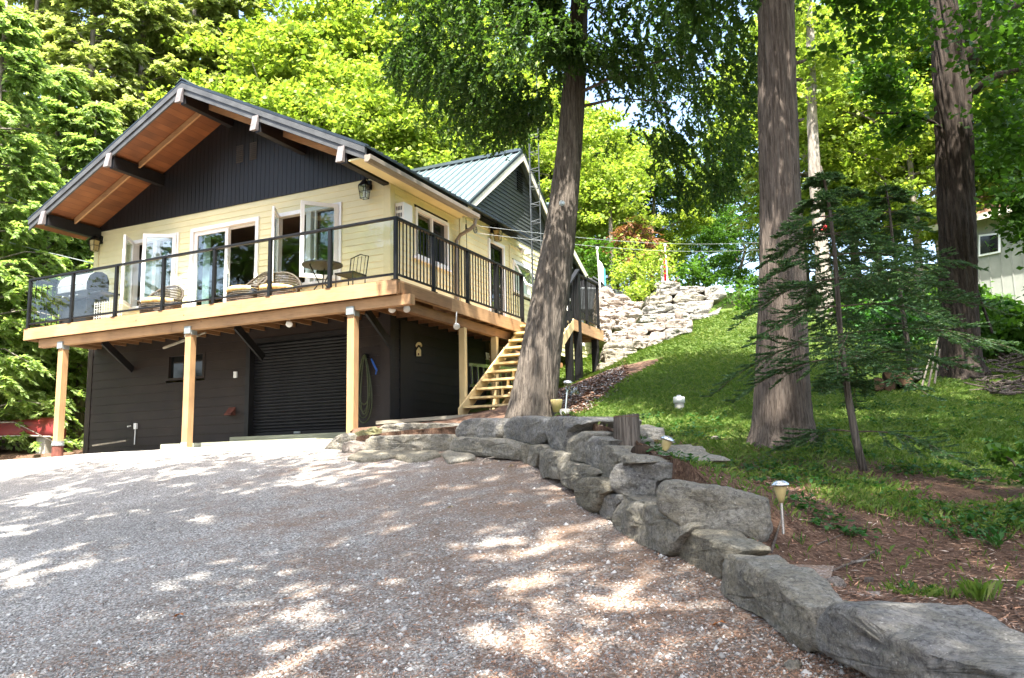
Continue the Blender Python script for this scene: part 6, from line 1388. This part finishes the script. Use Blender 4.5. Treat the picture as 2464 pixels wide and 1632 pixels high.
c = at(1340, 992, D=11.5); b = MB(); b.lathe(c, [(.05, 0), (.085, .16), (.08, .17)], 16); tag(b.build('amber_jar', M['amber'], None, True), 'amber jar on the ground against the leaning trunk', 'jar')
c = at(1382, 950, D=12.2); b = MB(); b.lathe(c, [(.085, 0), (.05, .11), (.045, .12)], 14); tag(b.build('glass_jar', M['glass'], None, True), 'clear bell-shaped jar behind the tall-stemmed lamp', 'jar')
# stump, log, pipe cap
c = at(1510, 1084, D=6.75); t = thing('cedar_stump', c, 'upright cedar log stump standing on the wall', 'stump'); b = MB()
nth = 40; rs = .108; hh_ = .275
for i in range(10):
    for j in range(nth):
        th = 2*math.pi*j/nth; r_ = rs*(1+.04*noise.noise(Vector((math.cos(th)*5, math.sin(th)*5, i*.2)))-.05*abs(noise.noise(Vector((math.cos(th)*9, math.sin(th)*9, i*.1)))))*(1.04-.008*i); b.v.append((c[0]+r_*math.cos(th), c[1]+r_*math.sin(th), c[2]-.03+(hh_+.03)*i/9+.012*math.cos(th)*(i == 9)))
b.f = [[i*nth+j, i*nth+(j+1) % nth, (i+1)*nth+(j+1) % nth, (i+1)*nth+j] for i in range(9) for j in range(nth)]; b.m = [0]*len(b.f); b.build('bark', M['bark_cedar'], t, True)
b = MB(); b.lathe(c+np.array([0, 0, hh_-.012]), [(rs*.97, 0), (rs*.93, .012), (0.001, .016)], 30); b.build('cut_top', M['log_end'], t)
p0, p1_ = Vector(at(1532, 1092, D=6.35)), Vector(at(1580, 1096, D=6.5)); b = MB(); d_ = (p1_-p0); b.tube([p0, p0+d_*.5+Vector((0, 0, .01)), p1_+d_*.15], [.062, .06, .045], 14); tag(b.build('rotten_log', M['log_dark'], None, True), 'short dark rotten log lying right of the cedar stump', 'log')
c = onhill(1635, 983, 11.5); t = thing('pipe_cap', c, 'white capped pipe sticking out of the lawn', 'pipe'); b = MB(); b.lathe(Vector(c)-Vector((0, 0, .05)), [(.063, 0), (.063, .14)], 20); b.build('pipe', M['concrete'], t); b = MB(); b.lathe(Vector(c)+Vector((0, 0, .085)), [(.078, 0), (.078, .075), (.07, .085), (.03, .09), (.03, .105), (.02, .108)], 20); b.build('cap', M['plastic_white'], t, True)
# log pile, sticks, brush
gl_ = 'cut logs on the lawn left of the dark maple'
for k, (x, y, r_, lab) in enumerate(((2112, 925, .105, 'left log of the small pile'), (2146, 898, .12, 'log on top of the small pile'), (2178, 912, .115, 'right log of the small pile'), (2140, 930, .09, 'lower middle log of the small pile'), (2205, 900, .10, 'pale grey log at the right end of the small pile'))):
    p = Vector(at(x, y, D=12.2+.05*k)); d_ = Vector(FH*.9+RH*.35).normalized(); t = thing('cut_log', p, lab, 'log', gl_); b = MB(); b.tube([p, p+d_*.55], [r_, r_*.95], 14); b.build('bark', M['log_dark'], t, True); b = MB(); b.lathe(p-d_*.003, [(r_*.85, 0), (r_*.8, .003)], 14, 0, -d_); b.build('cut_end', M['log_end'] if k != 4 else M['bark_grey'], t)
for k, (a_, c_) in enumerate((((2258, 812), (2232, 926)), ((2240, 850), (2216, 928)), ((2262, 840), (2248, 915)))):
    p = onhill(c_[0], c_[1], 12.6); base_ = Vector(at(*c_, D=12.6)); b = MB(); b.tube([base_-Vector((0, 0, .05)), Vector(atV(*a_, base_))], [.016, .009], 6); tag(b.build('birch_stick', M['bark_grey']), ('longest white stick leaning against the dark maple', 'outermost short white stick by the dark maple', 'white stick closest to the dark maple trunk')[k], 'stick', 'white sticks by the dark maple')
b_ = Vector(at(2388, 802, D=13.6)); b = MB(); b.tube([b_, Vector(atV(2344, 680, b_))], .022, 6); tag(b.build('leaning_pole', M['bark_maple']), 'dark thin pole leaning against the dark maple from the right', 'pole')
rng = np.random.default_rng(5); b = MB()
for k in range(150):
    p = Vector(onhill(rng.uniform(2370, 2520), 900, rng.uniform(11.5, 14.5))); a = rng.uniform(0, 6.28); L_ = rng.uniform(.15, .5); d_ = Vector((math.cos(a), math.sin(a), rng.uniform(-.1, .35)))*L_; b.tube([p+Vector((0, 0, .02+.12*rng.uniform())), p+d_*.5+Vector((0, 0, .06)), p+d_+Vector((0, 0, .05))], rng.uniform(.006, .02), 5)
tag(b.build('brush_pile', M['bark_red']), kind='stuff', label='heap of dead branches and bark right of the dark maple', cat='brush')
GTw = 'sticks and bark pieces on the needles'
for k, (pts_, r_, lab) in enumerate(((((1985, 1385), (2070, 1352), (2125, 1320)), .007, 'long brown stick lying across the needles'), (((2050, 1358), (2095, 1352)), .009, 'short pale stick beside the long brown one'), (((2395, 1518), (2464, 1545)), .012, 'pale root behind the nearest block'), (((1855, 1335), (1880, 1255)), .010, 'dark stick standing against the biggest boulder'), (((1890, 1245), (1985, 1205)), .006, 'thin stick right of the upright lamp'), (((1965, 1315), (2030, 1290)), .005, 'thin twig in the middle of the needle bed'))):
    P_ = [Vector(onhill(x, y, 5.0 if y < 1400 else 4.2)) for x, y in pts_]
    def onray(x, y):
        lo, hi = 3.0, 14.0
        for _ in range(30):
            mD = (lo+hi)/2; q = at(x, y, D=mD)
            if q[2] > hz(q[0], q[1]): lo = mD
            else: hi = mD
        return Vector(at(x, y, D=lo))+Vector((0, 0, .012))
    P_ = [onray(x, y) for x, y in pts_]; b = MB(); b.tube(P_, [r_]*(len(P_)-1)+[r_*.5], 6); tag(b.build('fallen_stick', M['bark_grey'] if k in (1, 2) else M['bark_red']), lab, 'stick', GTw)
p = onray(2090, 1400); b = MB(); b.box((p.x-.02, p.y-.05, p.z-.01), (p.x+.025, p.y+.05, p.z+.008)); tag(b.build('bark_chip', M['bark_red']), 'flat reddish bark chip on the needles right of the pale rock', 'bark')
p = onray(1850, 1350); b = MB(); q = onray(1895, 1348); b.bar(p, Vector(at(1888, 1352, D=4.75)), .06, .018); tag(b.build('stone_sliver', M['rock_b']), 'dark flat sliver wedged behind the biggest boulder', 'stone')
# weeds in the foreground
def weed(px_, py_, n, s, label, group='small plants on the needle bed'):
    global rng
    p = onray(px_, py_); rng = np.random.default_rng(int(px_)); t = thing('weed', p, label, 'plant', group); C = np.array(p)+rng.normal(0, 1, (n, 3))*s*np.array([.8, .8, .3])+np.array([0, 0, s*.6]); A_ = unit(C-np.array(p)+rng.normal(0, .2*s, (n, 3)))*s*.55; Bv = unit(np.cross(A_, [0, 0, 1.]))*s*.22
    b = MB()
    for c_ in C[:6]: b.tube([p-Vector((0, 0, .02)), Vector(c_)], .0016, 4)
    b.build('stem', M['grass'], t); npq('leaves', [quads(C, A_, Bv)], M['weed'], t)
for a_ in ((1930, 1310, 14, .03, 'small green rosette in the needle bed'), (2185, 1432, 12, .035, 'green seedling right of the pale rock'), (2245, 1432, 10, .035, 'broad-leaved seedling near the nearest block'), (2400, 1320, 40, .07, 'leafy weed clump at the right edge'), (2110, 1345, 8, .03, 'tiny seedling beside the long stick'), (2330, 1260, 26, .05, 'weed tuft among the grass at the right'), (1700, 1125, 16, .03, 'bright seedling above the biggest boulder'), (1800, 1135, 18, .035, 'second bright seedling above the biggest boulder'), (1640, 1100, 22, .045, 'leafy weed right of the tilted lamp')): weed(*a_)
tp_ = onray(2360, 1450); rng = np.random.default_rng(8); P = np.array(tp_)+rng.normal(0, .03, (70, 3))*np.array([1, 1, 0]); V, F = blades(P, rng.uniform(.06, .14, 70), .0022, .8); tag(npmesh('grass_tuft', V, F, M['grass']), 'dry grass tuft behind the nearest block', 'grass tuft')
# fallen leaves on the drive
GL = 'fallen leaves on the gravel'
for x, y, m_, s_, lab in ((1083, 1226, 'number', .035, 'yellow leaf on gravel at the centre'), (1165, 1226, 'orange', .03, 'rust red leaf right of the yellow one'), (430, 1488, 'orange', .045, 'curled orange leaf on the left gravel'), (1730, 1510, 'orange', .04, 'orange maple leaf near the long block'), (1230, 1125, 'number', .03, 'yellow-green leaf under the wall bend')):
    p = Vector(gr(x, y))+Vector((0, 0, .02)); b = MB(); pts_ = []
    for k in range(10): a = 2*math.pi*k/10; rr_ = s_*(1 if k % 2 == 0 else .5); pts_.append(p+Vector((math.cos(a)*rr_, math.sin(a)*rr_, .012*math.sin(a*1.5))))
    b.add([p+Vector((0, 0, .008))]+pts_, [(0, 1+k, 1+(k+1) % 10) for k in range(10)]); o_ = b.build('fallen_leaf', M[m_]); tag(o_, lab, 'leaf', GL)
c = gr(1068, 1242); rock(c, .03, 'rock_w', 'loose_rock', 'flat whitish chip below the yellow leaf', sc=(1.4, .7, .3))
c0, c1 = gr(1163, 1112, .02), gr(1190, 1100, .05); b = MB(); b.tube([Vector(c0), Vector(gr(1168, 1104, .04)), Vector(c1)], .008, 6); tag(b.build('pale_root', M['bark_grey']), 'curved pale stick on the gravel under the long low block', 'stick')
# boards and step by the garage
b = MB(); b.box((-12.55, 12.98, 2.18), (-9.60, 13.38, 2.325)); tag(b.build('door_step', M['pink_ramp'], bevel=.008), 'low greenish timber step under the garage door', 'step')
b = MB(); b.box((-13.6, 12.2, 2.05), (-9.75, 12.965, 2.20)); tag(b.build('boardwalk', M['pink_ramp'], bevel=.008), 'weathered board platform lying in front of the garage step', 'platform')
b = MB(); b.bar((-16.25, 12.75, 2.26), (-15.75, 13.2, 2.36), .14, .03); tag(b.build('loose_board', M['old_board']), 'short weathered board against the basement wall left of the second post', 'board')
b = MB(); b.bar((-8.7, 12.6, 2.44), (-6.9, 12.9, 2.50), .16, .06); tag(b.build('loose_board', M['old_board']), 'old board lying in the dark under the deck behind the top step', 'board')
b = MB(); b.tube([(-14.4, 12.9, 4.28), (-12.9, 12.4, 4.36)], .03, 6); b.tube([(-14.3, 12.95, 4.33), (-12.8, 12.5, 4.42)], .02, 6); tag(b.build('stored_poles', M['old_board']), kind=None, label='grey poles stored under the deck above the basement window', cat='pole')
# flags and car on the far bank
def flagpole(a_, c_, D, fcol, label, w, h, z0f):
    base_ = Vector(at(*c_, D=D)); top_ = Vector(atV(*a_, base_)); t = thing('flagpole', base_, label, 'flagpole', 'flagpoles on the far bank'); b = MB(); b.tube([base_-Vector((0, 0, .8)), top_], [.026, .02], 8); b.lathe(top_, [(.04, 0), (.04, .05), (.01, .07)], 8); b.build('pole', M['white'], t)
    b = MB(); n_ = 8; d_ = Vector(RH)
    for i in range(n_+1):
        s = i/n_; off = d_*(w*s)+Vector(FH)*.05*math.sin(s*9); b.v += [tuple(top_+off-Vector((0, 0, z0f+.35*s))), tuple(top_+off-Vector((0, 0, z0f+h+.45*s*(1-.3*s))))]
    b.f = [[2*i, 2*i+1, 2*i+3, 2*i+2] for i in range(n_)]; b.m = [0 if i < n_*(.45 if fcol == 'red' else .7) else 1 for i in range(n_)]
    b.build('flag', [M[fcol], M['white'] if fcol == 'red' else M['teal']], t)
flagpole((1437, 600), (1446, 694), 24.5, 'white', 'white flagpole with a white and teal pennant behind the deck railing', .22, .55, .25)
flagpole((1600, 592), (1608, 680), 24.8, 'red', 'white flagpole with a drooping red and white flag on the far wall', -.16, .75, .30)
bc = Vector(at(1420, 712, D=25.5)); cr = thing('parked_car', bc, 'grey car parked on the bank behind the deck railing, mostly hidden by rocks', 'car'); R_, F_, Z_ = Vector(RH), Vector(FH), Vector((0, 0, 1))
def cp_(u, z, w=0): return bc+R_*u+Z_*z+F_*w
b = MB(); b.prism([cp_(-2.6, -.45), cp_(1.25, -.45), cp_(1.3, -.05), cp_(1.15, .12), cp_(.55, .24), cp_(-.1, .28), cp_(-2.6, .3)], F_*1.6); b.build('body', M['tower_metal'], cr, bevel=.05)
b = MB(); b.prism([cp_(-2.2, .29, .1), cp_(.62, .25, .1), cp_(.1, .60, .18), cp_(-.4, .66, .2), cp_(-1.8, .64, .2)], F_*1.35); b.build('cabin_glass', M['glass_dark'], cr, bevel=.04)
b = MB(); b.prism([cp_(-1.85, .645, .15), cp_(-.3, .665, .15), cp_(.0, .645, .15), cp_(-.35, .70, .15), cp_(-1.8, .69, .15)], F_*1.4); b.build('roof_panel', M['tower_metal'], cr); b = MB(); b.bar(cp_(.68, .24, .09), cp_(.12, .62, .15), .05, .04); b.bar(cp_(-.5, .28, .08), cp_(-.45, .66, .15), .05, .04); b.build('window_pillar', M['tower_metal'], cr)
for u in (.75, -1.9): b = MB(); b.lathe(cp_(u, -.42, -.02), [(.30, 0), (.30, .2)], 20, 0, F_); b.build('wheel', M['plastic_black'], cr)
# neighbouring house on the right
e0 = Vector(at(2235, 548, D=25)); z_e = e0.z; e1 = Vector(at(2440, 497, Z=z_e)); e0.z = 0; e1.z = 0; d_ = (e1-e0).normalized(); Lh = (e1-e0).length+5; nb = Vector((-d_.y, d_.x, 0)); nb = nb if nb.dot(Vector(FH)) > 0 else -nb
nh = thing('neighbour_house', e0+Vector((0, 0, 5)), 'pale board-clad house with an old reddish shingle roof at the right edge', 'house')
b = MB(); e0w = e0+nb*.5
def q_(u, z, w=0): return e0w+d_*u+nb*w+Vector((0, 0, z))
b.prism([q_(.4, z_e-3.6), q_(Lh, z_e-3.6), q_(Lh, z_e), q_(.4, z_e)], nb*5)
k = 0
while k*.3 < Lh-.5: b.prism([q_(.45+k*.3, z_e-3.6, -.02), q_(.48+k*.3, z_e-3.6, -.02), q_(.48+k*.3, z_e-.02, -.02), q_(.45+k*.3, z_e-.02, -.02)], nb*.019); k += 1
b.build('wall', M['wall_pale'], nh)
b = MB(); b.prism([q_(0, z_e-.02, -.5), q_(0, z_e+1.5, 2.6), q_(0, z_e-.02, 5.6)], d_*(Lh+.4)); b.build('roof', M['roof_red'], nh)
b = MB(); b.prism([q_(-.02, z_e-.14, -.53), q_(Lh+.4, z_e-.14, -.53), q_(Lh+.4, z_e+.03, -.53), q_(-.02, z_e+.03, -.53)], nb*.03); b.build('eave_board', M['rake_white'], nh)
wp = [Vector(CC+ray(x, y)*(((e0w+nb*-.03)-Vector(CC)).dot(nb)/Vector(ray(x, y)).dot(nb))) for x, y in ((2356, 618), (2408, 608), (2408, 560), (2356, 566))]
b = MB(); b.prism(wp, nb*-.03); wn_ = b.build('window', M['white'], nh); cw = sum(wp, Vector())/4; b = MB(); b.prism([cw+(p-cw)*.82-nb*.035 for p in wp], nb*-.01); b.build('pane', M['glass_dark'], wn_)
# pale trunk with red cloth seen between the saplings
b4 = onhill(1985, 760, 22.5); b4[2] -= .2; t4 = thing('pale_trunk_tree', b4, 'pale grey tree trunk with a red cloth tied round it, behind the fir saplings', 'tree')
trunk(t4, [(1988, 775, 44), (1986, 735, 40), (1980, 640, 34), (1970, 540, 30), (1962, 450, 28), (1955, 300, 24), (1950, 100, 18), (1945, -50, 8)], b4, 22.5, M['bark_grey'], .03, 5, 4, nth=28, nz_=40)
p = Vector(atV(1972, 530, b4)); b = MB(); b.lathe(p-Vector((0, 0, .35)), [(.19, 0), (.18, .16)], 14); b.lathe(p+Vector((-.03, 0, .05)), [(.18, 0), (.17, .1)], 14); b.build('red_cloth', M['red'], t4)
rng = np.random.default_rng(31); C = np.array([atV(rng.uniform(1890, 2040), rng.uniform(-60, 260), b4)+FH*rng.normal(0, .7) for _ in range(60)]); npq('crown', [leafy(C, np.full(60, .45), .15, 60, .45)], M['leaf_maple'], t4)
b5 = onhill(1490, 700, 28); t5 = thing('slim_tree', b5, 'slim bare-stemmed tree standing between the two flagpoles', 'tree'); trunk(t5, [(1476, 700, 14), (1472, 640, 12), (1470, 560, 10), (1466, 460, 6)], b5, 28, M['bark_grey'], .01, 2, 4, nth=14, nz_=16)
C = np.array([atV(rng.uniform(1400, 1540), rng.uniform(380, 560), b5)+FH*rng.normal(0, .6) for _ in range(50)]); npq('crown', [leafy(C, np.full(50, .4), .15, 60, .45)], M['leaf_maple'], t5)
bush(2462, 1090, 6.3, .26, 8, 'leaf_green', 'leafy sprig hanging in at the right edge in front of the lawn', .06, group='low sprigs at the right edge')
bush(2480, 1190, 5.8, .2, 6, 'leaf_green', 'lower leafy sprig at the right edge above the needle bed', .055, group='low sprigs at the right edge')
